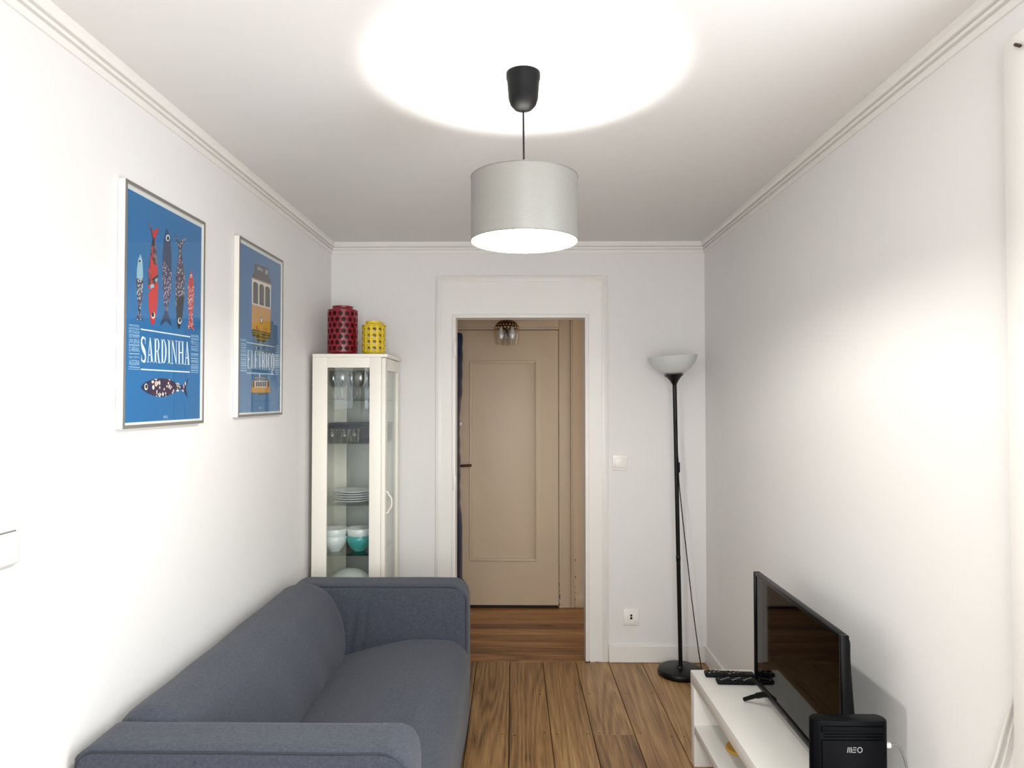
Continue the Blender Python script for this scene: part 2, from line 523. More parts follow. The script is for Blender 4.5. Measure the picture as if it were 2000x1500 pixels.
# ================================================================== STRUCTURE
# ---- floors
fl = struct(box('floor', XL - WT, XR + WT, YR - WT, YB + WT, -0.06, -0.021, M['crack']))
PW, SL = 0.190, -0.0112
def plank(parent, m, pts, z0=-0.020, z1=0.0):
    v = [(p[0], p[1], z0) for p in pts] + [(p[0], p[1], z1) for p in pts]
    vv, ff = bevel_data(v, BOXF, 0.0014, 1)
    return mesh('plank', vv, ff, m, parent)
rp = random.Random(3)
edges = [-0.057 + PW * k for k in range(-7, 8)]
joints = {9: [3.13], 6: [1.4], 7: [0.9], 8: [1.2], 10: [1.0], 5: [0.7], 4: [2.8]}
for i in range(len(edges) - 1):
    ys = [YR - 0.05] + sorted(joints.get(i, [rp.uniform(0.2, 2.0)])) + [YB - 0.002]
    for a, b in zip(ys[:-1], ys[1:]):
        g = 0.0017
        xa0, xa1 = edges[i] + SL * (a - 3.9) + g, edges[i + 1] + SL * (a - 3.9) - g
        xb0, xb1 = edges[i] + SL * (b - 3.9) + g, edges[i + 1] + SL * (b - 3.9) - g
        cl = lambda x: min(max(x, XL - 0.05), XR + 0.05)
        if cl(xa1) - cl(xa0) < 0.02: continue
        plank(fl, M['plank'], [(cl(xa0), a + 0.001), (cl(xa1), a + 0.001), (cl(xb1), b - 0.001), (cl(xb0), b - 0.001)])
# nail heads, in rows over the joists
parts = []
for yy in (3.555, 3.13, 2.70, 2.28):
    for e in edges[4:14]:
        for s in (-0.028, 0.03):
            x = e + SL * (yy - 3.9) + s + rp.uniform(-.006, .006)
            if x > XR - 0.03 or x < XL: continue
            y = yy + rp.uniform(-.015, .015)
            r = rp.uniform(.0028, .0042)
            parts.append(([(x + r * math.cos(t * 1.0472), y + 1.3 * r * math.sin(t * 1.0472), 0.0004) for t in range(6)], [tuple(range(6))]))
v, f = join(parts)
mark_obj(mesh('nail_heads', v, f, M['crack'], fl), kind='stuff')

hf = struct(box('floor_hallway', -1.7, 1.7, YB + WT, HY + WT, -0.06, -0.021, M['crack']))
plank(hf, M['hplank'], [(-0.40, YB - 0.001), (0.40, YB - 0.001), (0.40, YB + WT), (-0.40, YB + WT)], z1=0.0005)
yy = YB + WT + 0.001
for k, wdt in enumerate((0.118, 0.112, 0.120, 0.105, 0.118, 0.110, 0.116, 0.140)):
    y2 = min(yy + wdt, HY)
    xs = [-1.7, (-0.9, 0.62, -0.2, 1.0, 0.1, -0.7, 0.8, -0.5)[k], 1.7]
    if k % 2 == 0: xs = [-1.7, 1.7]
    for a, b in zip(xs[:-1], xs[1:]):
        plank(hf, M['hplank'], [(a + .001, yy + .0028), (b - .001, yy + .0028), (b - .001, y2 - .0028), (a + .001, y2 - .0028)])
    yy = y2

# ---- ceilings and walls
struct(box('ceiling', XL - WT, XR + WT, YR - WT, YB + WT, ZC, ZC + 0.08, M['ceil']))
struct(box('ceiling_hallway', -1.8, 1.8, YB + WT, HY + WT, ZC, ZC + 0.08, M['hallwall']))
struct(box('wall_left', XL - WT, XL, YR - WT, YB + WT, -0.06, ZC, M['wall']))
RY_C = pix(1985, 300, X=XR).y        # outer edge of the casing round the balcony door
RZ_C = pix(1990, 78, X=XR).z
RO0, RO1, ROZ = 0.25, RY_C - 0.11, RZ_C - 0.11
struct(boxes('wall_right', [(XR, XR + WT, YR - WT, RO0, -0.06, ZC), (XR, XR + WT, RO1, YB + WT, -0.06, ZC), (XR, XR + WT, RO0, RO1, ROZ, ZC)], M['wall']))
# doorway opening (measured on the wall face)
DX0, DX1 = pix(889, 900, Y=YB).x, pix(1144, 900, Y=YB).x
DZ = pix(1015, 620, Y=YB).z
struct(boxes('wall_back', [(XL, DX0, YB, YB + WT, -0.02, ZC), (DX1, XR, YB, YB + WT, -0.02, ZC), (DX0, DX1, YB, YB + WT, DZ, ZC)], M['wall']))
# wall behind the camera with a tall open window
WX0, WX1, WZ0, WZ1 = -0.42, 0.86, 0.55, 2.32
struct(boxes('wall_front', [(XL, WX0, YR - WT, YR, -0.02, ZC), (WX1, XR, YR - WT, YR, -0.02, ZC), (WX0, WX1, YR - WT, YR, -0.02, WZ0), (WX0, WX1, YR - WT, YR, WZ1, ZC)], M['wall']))
wf = struct(boxes('window_1', [(WX0, WX0 + .04, YR - .08, YR - .02, WZ0, WZ1), (WX1 - .04, WX1, YR - .08, YR - .02, WZ0, WZ1), (WX0 + .04, WX1 - .04, YR - .08, YR - .02, WZ0, WZ0 + .04), (WX0 + .04, WX1 - .04, YR - .08, YR - .02, WZ1 - .04, WZ1)], M['trim']))
# hallway walls
struct(box('wall_hallway_back', -1.8, 1.8, HY, HY + WT, -0.02, ZC, M['hallwall']))
struct(box('wall_hallway_left', -1.8, -1.7, YB + WT, HY, -0.02, ZC, M['hallwall']))
struct(boxes('wall_hallway_right', [(1.7, 1.8, YB + WT, YB + WT + .12, -0.02, ZC), (1.7, 1.8, HY - .12, HY, -0.02, ZC), (1.7, 1.8, YB + WT + .12, HY - .12, 2.2, ZC)], M['hallwall']))
struct(boxes('wall_hallway_near', [(-1.7, XL - WT, YB, YB + WT, -0.02, ZC), (XR + WT, 1.7, YB, YB + WT, -0.02, ZC)], M['hallwall']))

# ---- cornice: profile (distance from wall, drop from ceiling)
CP = [(0, .066), (.007, .066), (.0078, .048), (.003, .0475), (.003, .0425), (.0145, .042), (.0150, .033), (.009, .0325), (.009, .0285), (.021, .027), (.027, .018), (.027, .0), (0, 0)]
def cornice(name, a, b, nrm, m0, m1):
    V, Fc = [], []
    a, b, nrm = Vector(a), Vector(b), Vector(nrm)
    t = (b - a).normalized()
    for e, s in ((a, m0), (b, m1)):
        for d, h in CP:
            p = e + nrm * d + t * (d * s)
            V.append((p.x, p.y, ZC - h))
    n = len(CP)
    for i in range(n):
        j = (i + 1) % n
        Fc.append((i, j, n + j, n + i))
    return struct(mesh(name, V, Fc, M['trim'], fix=True))
cornice('trim_1', (XL, YB, 0), (XR, YB, 0), (0, -1, 0), 1, -1)
cornice('trim_2', (XL, YR, 0), (XL, YB, 0), (1, 0, 0), 0, -1)
cornice('trim_3', (XR, YR, 0), (XR, YB, 0), (-1, 0, 0), 0, -1)

# ---- baseboards
BH = 0.098
box_bb = lambda n, *b: struct(box(n, *b, M['trim'], None, 0.003, 1))
box_bb('baseboard_right', XR - .016, XR, 1.56, YB - .0165, 0.001, BH)
cx1 = pix(1187, 900, Y=YB).x
box_bb('baseboard_back', cx1 + .001, XR, YB - .016, YB, 0.001, BH)
box_bb('baseboard_left', XL, XL + .016, YR, YB - .0165, 0.001, BH)

# ---- door casing of the doorway
cx0 = pix(851, 900, Y=YB).x
ctop = pix(1015, 539, Y=YB).z
cas = struct(boxes('trim_4', [(cx0 + .03, DX0, YB - .006, YB, 0.001, ctop - .03), (DX1, cx1 - .03, YB - .006, YB, 0.001, ctop - .03), (DX0, DX1, YB - .006, YB, DZ, ctop - .03)], M['trim']))
def frame_strip(name, x0, x1, zt, wd, t, parent, z0=0.001):
    return boxes(name, [(x0, x0 + wd, YB - t, YB, z0, zt), (x1 - wd, x1, YB - t, YB, z0, zt), (x0 + wd, x1 - wd, YB - t, YB, zt - wd, zt)], M['trim'], parent, 0.0022)
frame_strip('outer_moulding', cx0, cx1, ctop, .034, .010, cas)
frame_strip('moulding_bead', cx0 + .010, cx1 - .010, ctop - .010, .010, .0125, cas, 0.0015)
frame_strip('inner_bead', DX0 - .019, DX1 + .019, DZ + .019, .0185, .0125, cas, 0.0012)
boxes('jamb_lining', [(DX0 - .001, DX0 + .003, YB - .0130, YB + WT, 0.001, DZ), (DX1 - .003, DX1 + .001, YB - .0130, YB + WT, 0.001, DZ), (DX0 + .003, DX1 - .003, YB - .0130, YB + WT, DZ - .003, DZ + .001)], M['trim'], cas)
for py in (683, 942):
    zc = pix(888, py, Y=YB).z
    h_ = box('hinge', DX0 - .010, DX0 + .006, YB - .0215, YB - .0105, zc - .045, zc + .045, M['trim'], cas, .002)
# worn paint chips at the foot of the casing
parts = []
for k in range(16):
    x = rp.choice([rp.uniform(DX1, cx1), rp.uniform(DX1 - .01, DX1 + .02)])
    a, b = rp.uniform(.004, .012), rp.uniform(.003, .010)
    parts.append((boxv(x, x + a, YB - .0136, YB - .0128, 0.0015, b), BOXF))
v, f = join(parts)
mark_obj(mesh('paint_chips', v, f, M['wornpaint'], cas), kind='stuff')

# ---- right-hand doorway casing, mostly out of frame
rc = struct(boxes('trim_5', [(XR - .028, XR, RO1, RY_C, 0.001, RZ_C), (XR - .028, XR, RO0, RO1, ROZ, RZ_C), (XR - .028, XR, RO0 - .11, RO0, 0.001, RZ_C)], M['trim'], None, .006))

# ---- hallway door opposite, closed
hx0, hx1 = -0.530, pix(1090, 900, Y=HY).x
hzt = pix(1015, 646, Y=HY).z
hd = struct(box('door_1', hx0, hx1, HY - .030, HY - .001, 0.022, hzt, M['cream'], None, .002))
px0, px1 = pix(918, 900, Y=HY).x, pix(1049, 900, Y=HY).x
pz1, pz0 = pix(1000, 706, Y=HY).z, pix(1000, 1093, Y=HY).z
fr = lambda y0, y1, a, b, c, d, t: [(a, a + t, y0, y1, c, d), (b - t, b, y0, y1, c, d), (a + t, b - t, y0, y1, c, c + t), (a + t, b - t, y0, y1, d - t, d)]
boxes('panel_moulding', fr(HY - .046, HY - .0302, px0, px1, pz0, pz1, .013), M['cream'], hd, .003)
boxes('panel_bead', fr(HY - .034, HY - .0302, px0 + .018, px1 - .018, pz0 + .018, pz1 - .018, .006), M['cream'], hd, .0015)
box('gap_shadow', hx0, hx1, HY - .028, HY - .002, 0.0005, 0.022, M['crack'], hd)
hzh = pix(910, 909, Y=HY - .05).z
hnd = tube('handle', [(-.455, HY - .031, hzh), (-.455, HY - .075, hzh), (-.425, HY - .082, hzh), pix(921, 909, Y=HY - .08)], .009, M['brown'], hd, 8, 6)
box('handle_plate', -.475, -.435, HY - .036, HY - .0305, hzh - .11, hzh + .06, M['brown'], hd, .002)
# its casing
hcx = pix(1114, 900, Y=HY).x
hct = pix(1015, 620, Y=HY).z
hc = struct(boxes('trim_6', [(hx1 + .004, hcx, HY - .022, HY, 0.001, hct), (hx0 - .10, hx0 - .004, HY - .022, HY, 0.001, hct), (hx0 - .004, hx1 + .004, HY - .022, HY, hzt + .006, hct)], M['cream'], None, .003))
boxes('casing_bead', [(hx1 + .006, hx1 + .016, HY - .030, HY - .0222, 0.002, hzt + .02), (hx0, hx1 + .006, HY - .030, HY - .0222, hzt + .008, hzt + .02)], M['cream'], hc, .003)
boxes('casing_moulding', [(hcx + .001, hcx + .014, HY - .030, HY, 0.001, hct + .03), (hcx + .015, hcx + .028, HY - .020, HY, 0.001, hct + .04)], M['cream'], hc, .004)
parts = []
for k in range(14):
    z = abs(rp.gauss(0, .12)) + .02
    a = rp.uniform(.006, .022)
    x = hx1 + .006 + rp.uniform(-.002, .002) if k % 3 else hcx + .03
    parts.append((boxv(x, x + rp.uniform(.003, .007), HY - .0306, HY - .0300, z, z + a), BOXF))
v, f = join(parts)
mark_obj(mesh('paint_chips', v, f, M['wornpaint'], hc), kind='stuff')
struct(box('baseboard_hallway', hcx + .030, 1.7, HY - .018, HY, 0.001, 0.085, M['cream'], None, .003))

# ================================================================== SOFA
SX0, SX1, SY0, SY1 = XL + 0.012, -0.235, 1.665, 3.285
ARM = 0.155
sofa = thing('sofa', ((SX0 + SX1) / 2, (SY0 + SY1) / 2, 0), 'slate grey fabric two seat sofa with low arms standing along the wall under the posters', 'sofa')
def wob(p, a=0.004, s=3.0, o=0.0):
    n = noise.noise_vector(Vector((p.x * s + o, p.y * s, p.z * s)))
    return p + n * a
def arm_profile_post(R, zt, x1, far=False):
    def post(p):
        if p.x > x1 - R and p.z > zt - R:
            c = Vector((x1 - R, 0, zt - R)); d = Vector((p.x - c.x, 0, p.z - c.z))
            if d.length > R:
                d = d.normalized() * R
                p = Vector((c.x + d.x, p.y, c.z + d.z))
        R2 = .11 if far else .06
        if p.x < SX0 + R2 and p.z > zt - R2:      # back top corner, softer
            c = Vector((SX0 + R2, 0, zt - R2)); d = Vector((p.x - c.x, 0, p.z - c.z))
            if d.length > R2:
                d = d.normalized() * R2
                p = Vector((c.x + d.x, p.y, c.z + d.z))
        if far and p.y < SY1 - ARM / 2:          # pulls in the cloth where the backrest meets the arm
            for (xc, am, wd) in ((SX0 + .335, .011, .012), (SX0 + .385, .008, .014)):
                xx = p.x - xc - .16 * (p.z - .5)
                p = Vector((p.x, p.y + am * math.exp(-(xx / wd) ** 2) * max(0, min(1, (.62 - p.z) / .12)), p.z))
        return wob(p, .004, 2.6)
    return post
ZT = 0.672
for (ya, yb, off) in ((SY0, SY0 + ARM, 0), (SY1 - ARM, SY1, 5)):
    AX = SX1 - (.022 if off == 0 else 0)
    v, f = soft_box(SX0, AX, ya, yb, 0.085, ZT, .022, (44 if off == 0 else 110, 12, 34), arm_profile_post(.085, ZT, AX, off != 0))
    arm = mesh('arm', v, f, M['sofa'], sofa, True)
    RB = .06 if off == 0 else .11
    for yy in (ya + .003, yb - .003):
        pts = [(AX - .012, yy, .12), (AX - .012, yy, ZT - .10)]
        for k in range(7):
            a = math.pi / 2 * k / 6
            pts.append((AX - .085 + .074 * math.cos(a), yy, ZT - .085 + .074 * math.sin(a)))
        for k in range(8):
            x = AX - .085 + (SX0 + RB - (AX - .085)) * k / 7
            pts.append((x, yy, ZT - .011))
        for k in range(1, 6):
            a = math.pi / 2 + math.pi / 2 * k / 5
            pts.append((SX0 + RB + (RB - .011) * math.cos(a), yy, ZT - RB + (RB - .011) * math.sin(a)))
        pts = [wob(Vector(p), .004, 2.6) for p in pts]
        tube('piping', pts, .0034, M['piping'], arm, 6, 4)
# backrest: a section swept between the arms
BP = [(SX0 + .004, .16), (SX0 + .004, .54), (SX0 + .010, .622), (SX0 + .040, .670), (SX0 + .11, .688), (SX0 + .17, .676), (SX0 + .225, .640), (SX0 + .262, .585), (SX0 + .290, .52), (SX0 + .306, .45), (SX0 + .310, .38), (SX0 + .300, .30), (SX0 + .290, .16)]
bp = [Vector((a, 0, b)) for a, b in BP]
prof = smooth_path(bp, 5)
V, Fc = [], []
NY = 60
ya, yb = SY0 + ARM - .012, SY1 - ARM + .012
cen = Vector((SX0 + .15, 0, .40))
for j in range(NY + 1):
    t = j / NY
    y = ya + (yb - ya) * t
    e = min(y - ya, yb - y)
    sh = 1.0 if e > .07 else 0.86 + 0.14 * math.sqrt(max(0, 1 - (1 - e / .07) ** 2))
    for p in prof:
        q = cen + (p - cen) * sh
        q.x = max(q.x, SX0 + .004)
        q.y = y
        bul = .012 * math.sin(math.pi * t)
        k = max(0.0, min(1.0, (p.x - SX0 - .10) / .15))
        q.x += bul * k
        # soft creases running down to the seat
        cr = .0045 * math.sin(y * 23 + q.z * 9 + 2 * noise.noise(Vector((y * 3, q.z * 3, 1)))) * k * max(0, min(1, (.62 - q.z) / .25))
        q.x += cr
        V.append(wob(q, .006, 4.0, 3))
n = len(prof)
for j in range(NY):
    for i in range(n - 1):
        Fc.append((j * n + i, j * n + i + 1, (j + 1) * n + i + 1, (j + 1) * n + i))
Fc.append(tuple(range(n))); Fc.append(tuple(NY * n + i for i in range(n - 1, -1, -1)))
mesh('backrest', V, Fc, M['sofa'], sofa, True, fix=True)
# seat cushion
def seat_post(p):
    R = .13
    x1, zt = SX1 + .012, .425
    if p.x > x1 - R and p.z > zt - R:
        c = Vector((x1 - R, 0, zt - R)); d = Vector((p.x - c.x, 0, p.z - c.z))
        if d.length > R:
            d = d.normalized() * R
            p = Vector((c.x + d.x, p.y, c.z + d.z))
    u = (p.x - SX0) / (SX1 - SX0); t = (p.y - ya) / (yb - ya)
    if p.z > .25:
        k = (p.z - .25) / .158
        p = p + Vector((0, 0, k * (.020 * (1 - (2 * t - 1) ** 4) - .085 * max(0, min(1, (.72 - u) / .45)) ** 1.4)))
        p.z += k * .0060 * math.sin(p.x * 48 + 3 * noise.noise(Vector((p.x * 4, p.y * 4, 0)))) * max(0, noise.noise(Vector((p.y * 2.5, 4, p.x))))
    return wob(p, .005, 3.2, 8)
v, f = soft_box(SX0 + .22, SX1 + .012, ya + .004, yb - .004, .09, .425, .03, (40, 60, 18), seat_post)
mesh('seat', v, f, M['sofa'], sofa, True)
box('base', SX0 + .03, SX1 - .02, SY0 + .03, SY1 - .03, .075, .13, M['piping'], sofa)
for x in (SX0 + .07, SX1 - .07):
    for y in (SY0 + .07, SY1 - .07):
        lathe('leg', [(.0, .0005), (.020, .0005), (.026, .09), (.0, .09)], (x, y, 0), M['legw'], sofa, 16)

# ================================================================== POSTERS
PT = 0.022                        # frame depth off the wall
PXF = XL + PT                     # face plane
def poly_on(name, px_polys, m, parent, off, crop=None):
    """flat print: pixel outlines laid onto the poster's face plane"""
    parts = []
    for P in px_polys:
        vv = []
        for (a, b) in P:
            if crop: a, b = crop[0] + a / crop[2], crop[1] + b / crop[2]
            vv.append(pix(a, b, X=PXF - .006 + off))
        parts.append((vv, [tuple(range(len(vv)))]))
    if name == 'fine_print':
        v, f = join(parts)
        return mark_obj(mesh(name, v, f, m, parent), kind='stuff')
    for v, f in parts:
        o = mesh(name, v, f, m, parent)
    return o
def ell(cx, cy, rx, ry, n=14):
    return [(cx + rx * math.cos(2 * math.pi * k / n), cy + ry * math.sin(2 * math.pi * k / n)) for k in range(n)]
def bar(x0, y0, x1, y1, t):
    return [(x0, y0 - t / 2), (x1, y1 - t / 2), (x1, y1 + t / 2), (x0, y0 + t / 2)]

# ---- roman slab lettering: every glyph a set of polygons in a unit box
def rect(a, b, c, d): return [(a, b), (c, b), (c, d), (a, d)]
def ribbon(pts, ws):
    P = smooth_path([Vector((x, y, 0)) for x, y in pts], 4)
    W = []
    for i in range(len(P)):
        t = i / (len(P) - 1) * (len(ws) - 1); k = min(int(t), len(ws) - 2)
        W.append(ws[k] + (ws[k + 1] - ws[k]) * (t - k))
    out, L_, R_ = [], [], []
    for i, p in enumerate(P):
        t = (P[min(i + 1, len(P) - 1)] - P[max(i - 1, 0)]).normalized()
        nn = Vector((-t.y, t.x, 0)) * (W[i] / 2)
        L_.append((p.x + nn.x, p.y + nn.y)); R_.append((p.x - nn.x, p.y - nn.y))
    for i in range(len(P) - 1): out.append([R_[i], R_[i + 1], L_[i + 1], L_[i]])
    return out
def arc(cx, cy, rx, ry, a0, a1, ws, wt, n=12):
    out, O, I = [], [], []
    for k in range(n + 1):
        a = math.radians(a0 + (a1 - a0) * k / n)
        O.append((cx + rx * math.cos(a), cy + ry * math.sin(a))); I.append((cx + (rx - ws) * math.cos(a), cy + (ry - wt) * math.sin(a)))
    for k in range(n): out.append([O[k], O[k + 1], I[k + 1], I[k]])
    return out
def serif(x0, x1, top): return rect(x0, .965, x1, 1) if top else rect(x0, 0, x1, .035)
GL = {
 'I': (.50, [rect(.26, 0, .74, 1), serif(.02, .98, 0), serif(.02, .98, 1)]),
 'S': (.80, ribbon([(.84, .80), (.74, .93), (.50, .975), (.24, .93), (.14, .78), (.26, .62), (.50, .51), (.76, .38), (.86, .22), (.76, .07), (.50, .025), (.24, .07), (.12, .22)], [.06, .07, .08, .16, .24, .27, .28, .27, .24, .16, .08, .07, .06]) + [rect(.80, .72, .88, .99), rect(.08, .01, .16, .28)]),
 'A': (1.0, [[(.10, 0), (.20, 0), (.50, .96), (.44, 1.0)], [(.64, 0), (.92, 0), (.58, 1.0), (.42, 1.0)], rect(.24, .28, .74, .33), serif(.0, .32, 0), serif(.54, 1.0, 0)]),
 'R': (1.0, [rect(.10, 0, .34, 1), serif(.0, .46, 0), serif(.0, .34, 1), [(.46, .5), (.66, .5), (.92, .0), (.70, .0)], rect(.34, .955, .52, 1), rect(.34, .46, .55, .505)] + arc(.50, .73, .36, .27, -90, 90, .22, .045) + [serif(.66, 1.0, 0)]),
 'D': (1.0, [rect(.10, 0, .34, 1), serif(.0, .40, 0), serif(.0, .40, 1)] + arc(.40, .5, .54, .5, -90, 90, .25, .045)),
 'N': (1.08, [rect(.12, 0, .20, 1), rect(.80, 0, .88, 1), [(.10, 1), (.32, 1), (.88, 0), (.74, 0)], serif(.0, .32, 0), serif(.0, .3, 1), serif(.68, 1.0, 1)]),
 'H': (1.1, [rect(.10, 0, .32, 1), rect(.68, 0, .90, 1), rect(.32, .48, .68, .53), serif(.0, .42, 0), serif(.0, .42, 1), serif(.58, 1.0, 0), serif(.58, 1, 1)]),
 'E': (.86, [rect(.10, 0, .36, 1), serif(.0, .9, 0), serif(.0, .88, 1), rect(.36, .48, .66, .53), rect(.60, .40, .67, .61), rect(.80, .78, .88, 1), rect(.84, 0, .92, .24)]),
 'L': (.82, [rect(.10, 0, .36, 1), serif(.0, .9, 0), serif(.0, .48, 1), rect(.84, 0, .92, .26)]),
 'T': (.92, [rect(.37, 0, .63, 1), serif(.22, .78, 0), serif(.04, .96, 1), rect(.04, .76, .11, 1), rect(.89, .76, .96, 1)]),
 'C': (.92, arc(.54, .5, .48, .5, 55, 305, .26, .05, 16) + [rect(.80, .70, .88, .98), rect(.80, .04, .86, .24)]),
 'O': (1.0, arc(.5, .5, .5, .5, 0, 360, .26, .05, 24)),
}
GL['É'] = (GL['E'][0], GL['E'][1] + [[(.42, 1.07), (.56, 1.07), (.74, 1.22), (.54, 1.22)]])
def roman(text, c4, crop, m, parent, off, gap=.10):
    """lay a word in the box whose pixel corners are c4 = TL, TR, BL, BR; each letter is its own mesh"""
    conv = lambda a: pix(crop[0] + a[0] / crop[2], crop[1] + a[1] / crop[2], X=PXF - .006 + off)
    TL, TR, BL, BR = [conv(a) for a in c4]
    tot = sum(GL[ch][0] for ch in text) + gap * (len(text) - 1)
    x = 0.0
    for ch in text:
        wd, polys = GL[ch]
        parts = []
        for P in polys:
            vv = []
            for (a, b) in P:
                u = (x + a * wd) / tot
                p = (BL * (1 - u) + BR * u) * (1 - b) + (TL * (1 - u) + TR * u) * b
                vv.append(p)
            parts.append((vv, [tuple(range(len(vv)))]))
        v, f = join(parts)
        mesh('letter', v, f, m, parent)
        x += wd + gap
def text_mesh(body):
    cu = bpy.data.curves.new('txt', 'FONT')
    cu.body = body
    ob = bpy.data.objects.new('txt', cu)
    COL.objects.link(ob)
    dg = bpy.context.evaluated_depsgraph_get()
    me = bpy.data.meshes.new_from_object(ob.evaluated_get(dg))
    V = [tuple(v.co) for v in me.vertices]; Fc = [tuple(p.vertices) for p in me.polygons]
    bpy.data.objects.remove(ob, do_unlink=True); bpy.data.curves.remove(cu); bpy.data.meshes.remove(me)
    x0, x1 = min(v[0] for v in V), max(v[0] for v in V); y0, y1 = min(v[1] for v in V), max(v[1] for v in V)
    return [((v[0] - x0) / (x1 - x0), (v[1] - y0) / (y1 - y0)) for v in V], Fc
def small_text(body, c4, crop, m, parent, off, name='lettering'):
    conv = lambda a: pix(crop[0] + a[0] / crop[2], crop[1] + a[1] / crop[2], X=PXF - .006 + off)
    TL, TR, BL, BR = [conv(a) for a in c4]
    V, Fc = text_mesh(body)
    vv = [(BL * (1 - a) + BR * a) * (1 - b) + (TL * (1 - a) + TR * a) * b for a, b in V]
    return mesh(name, vv, Fc, m, parent)
def fine_rows(name, x0, x1, rows, crop, m, parent, off, seed):
    """lines of print too small to read: rows of short strokes"""
    rr = random.Random(seed)
    P = []
    for (ya, yb, t) in rows:
        x = x0
        while x < x1:
            wd = rr.uniform(.04, .14) * (x1 - x0)
            xe = min(x + wd, x1)
            a, b = (x - x0) / (x1 - x0), (xe - x0) / (x1 - x0)
            P.append(bar(x, ya + (yb - ya) * a, xe, ya + (yb - ya) * b, t))
            x = xe + .025 * (x1 - x0)
    return poly_on(name, P, m, parent, off, crop)

def poster(x_near, x_far, z0, z1, label, ink):
    y0, y1 = pix(x_near, 600, X=PXF).y, pix(x_far, 600, X=PXF).y
    t = thing('framed_poster', (XL, (y0 + y1) / 2, z0), label, 'poster', 'blue posters on the wall over the sofa')
    a, b = PXF - .010, PXF
    e = .0095
    bar_ = [(XL + .001, b - .0012, y0, y0 + e, z0, z1), (XL + .001, b - .0012, y1 - e, y1, z0, z1), (XL + .001, b - .0012, y0 + e, y1 - e, z0, z0 + e), (XL + .001, b - .0012, y0 + e, y1 - e, z1 - e, z1)]
    fr_ = boxes('frame', bar_, M['framew'], t)
    boxes('frame_face', [(b - .0012, b, p[2], p[3], p[4], p[5]) for p in bar_], M['silver'], fr_)
    box('margin', PXF - .009, PXF - .0072, y0 + e, y1 - e, z0 + e, z1 - e, M['matboard'], t)
    g = .0165
    pr = box('print', PXF - .0070, PXF - .0060, y0 + g, y1 - g, z0 + g, z1 - .022, ink, t)
    box('glass', PXF - .0035, PXF - .0025, y0 + e, y1 - e, z0 + e, z1 - e, M['pglass'], t)
    return t, pr

# ---- sardine poster
t1, pr = poster(243, 400, pix(243, 838, X=PXF).z, pix(243, 346, X=PXF).z, 'large blue poster of upright sardines lettered SARDINHA in a white frame', M['p_blue'])
C3 = (255, 420, 6.252)
C4 = (260, 640, 7.892)
def fish(layers):
    base = None
    for i, (m, P) in enumerate(layers):
        if i == 0: base = poly_on('sardine', P, M[m], pr, .0003, C3)
        else: poly_on('sardine_detail', P, M[m], pr, .0003 + .00022 * i, C3)
fish([('pat_a', [[(122, 475), (145, 560), (152, 680), (156, 850), (142, 1000), (126, 1120), (121, 1200), (162, 1302), (112, 1266), (60, 1290), (96, 1190), (90, 1080), (75, 920), (72, 780), (78, 650), (95, 540)]]),
      ('p_ice', [[(122, 475), (145, 560), (152, 680), (152, 760), (128, 810), (96, 770), (74, 775), (78, 650), (95, 540)]]),
      ('p_navy', [[(60, 1290), (90, 1215), (98, 1250)], [(128, 1235), (162, 1302), (130, 1272)]]),
      ('p_white', [ell(112, 560, 21, 26)]), ('p_black', [ell(112, 562, 14, 18)])])
fish([('pat_b', [[(205, 75), (250, 150), (272, 195), (300, 185), (357, 143), (305, 280), (298, 300), (322, 480), (334, 700), (337, 900), (215, 900), (214, 720), (240, 480), (268, 300), (250, 200), (222, 130)]]),
      ('p_red', [[(337, 820), (330, 1000), (320, 1170), (292, 1310), (268, 1348), (243, 1300), (222, 1120), (216, 960), (250, 900), (300, 830)], [(215, 95), (250, 160), (270, 230), (280, 275), (300, 280), (350, 150), (300, 185), (272, 195), (240, 150)], [(245, 480), (290, 600), (330, 640), (325, 740), (262, 780), (235, 620)]]),
      ('p_black', [[(255, 785), (335, 725), (338, 750), (262, 800)], [(268, 300), (290, 300), (300, 380), (255, 380)]]),
      ('p_ice', [[(300, 790), (330, 770), (325, 810), (305, 820)], [(240, 850), (280, 840), (290, 880), (245, 900)]]),
      ('p_cream', [ell(276, 1226, 25, 42)]), ('p_black', [ell(272, 1216, 16, 30)])])
fish([('pat_c', [[(440, 160), (485, 260), (500, 450), (503, 680), (495, 900), (470, 1080), (452, 1170), (511, 1372), (435, 1290), (358, 1357), (420, 1180), (405, 1020), (390, 850), (386, 600), (395, 430), (412, 270)]]),
      ('p_navy', [[(440, 160), (485, 260), (500, 450), (502, 705), (470, 670), (400, 520), (390, 520), (395, 430), (412, 270)], [(436, 1168), (456, 1185), (511, 1372), (435, 1290), (358, 1357), (415, 1190)]]),
      ('p_white', [ell(455, 280, 25, 42)]), ('p_black', [ell(457, 284, 14, 27)])])
fish([('pat_d', [[(528, 208), (560, 260), (600, 330), (640, 300), (692, 265), (640, 360), (622, 420), (622, 480), (642, 580), (658, 750), (656, 1000), (635, 1230), (605, 1370), (590, 1400), (570, 1340), (556, 1150), (548, 900), (555, 720), (576, 560), (592, 460), (580, 360), (550, 290)]]),
      ('p_black', [[(575, 990), (600, 1000), (620, 980), (656, 1000), (635, 1230), (605, 1370), (590, 1400), (570, 1340), (557, 1150)]]),
      ('p_cream', [ell(600, 1292, 23, 40)]), ('p_black', [ell(604, 1284, 13, 26)])])
fish([('pat_e', [[(742, 670), (762, 740), (776, 900), (771, 1080), (756, 1260), (778, 1412), (740, 1372), (698, 1402), (714, 1250), (700, 1050), (698, 880), (720, 730)]]),
      ('p_red', [[(742, 670), (762, 740), (770, 840), (745, 850), (708, 850), (720, 730)]]),
      ('p_white', [ell(740, 745, 13, 22)]), ('p_black', [ell(742, 749, 6, 11)])])
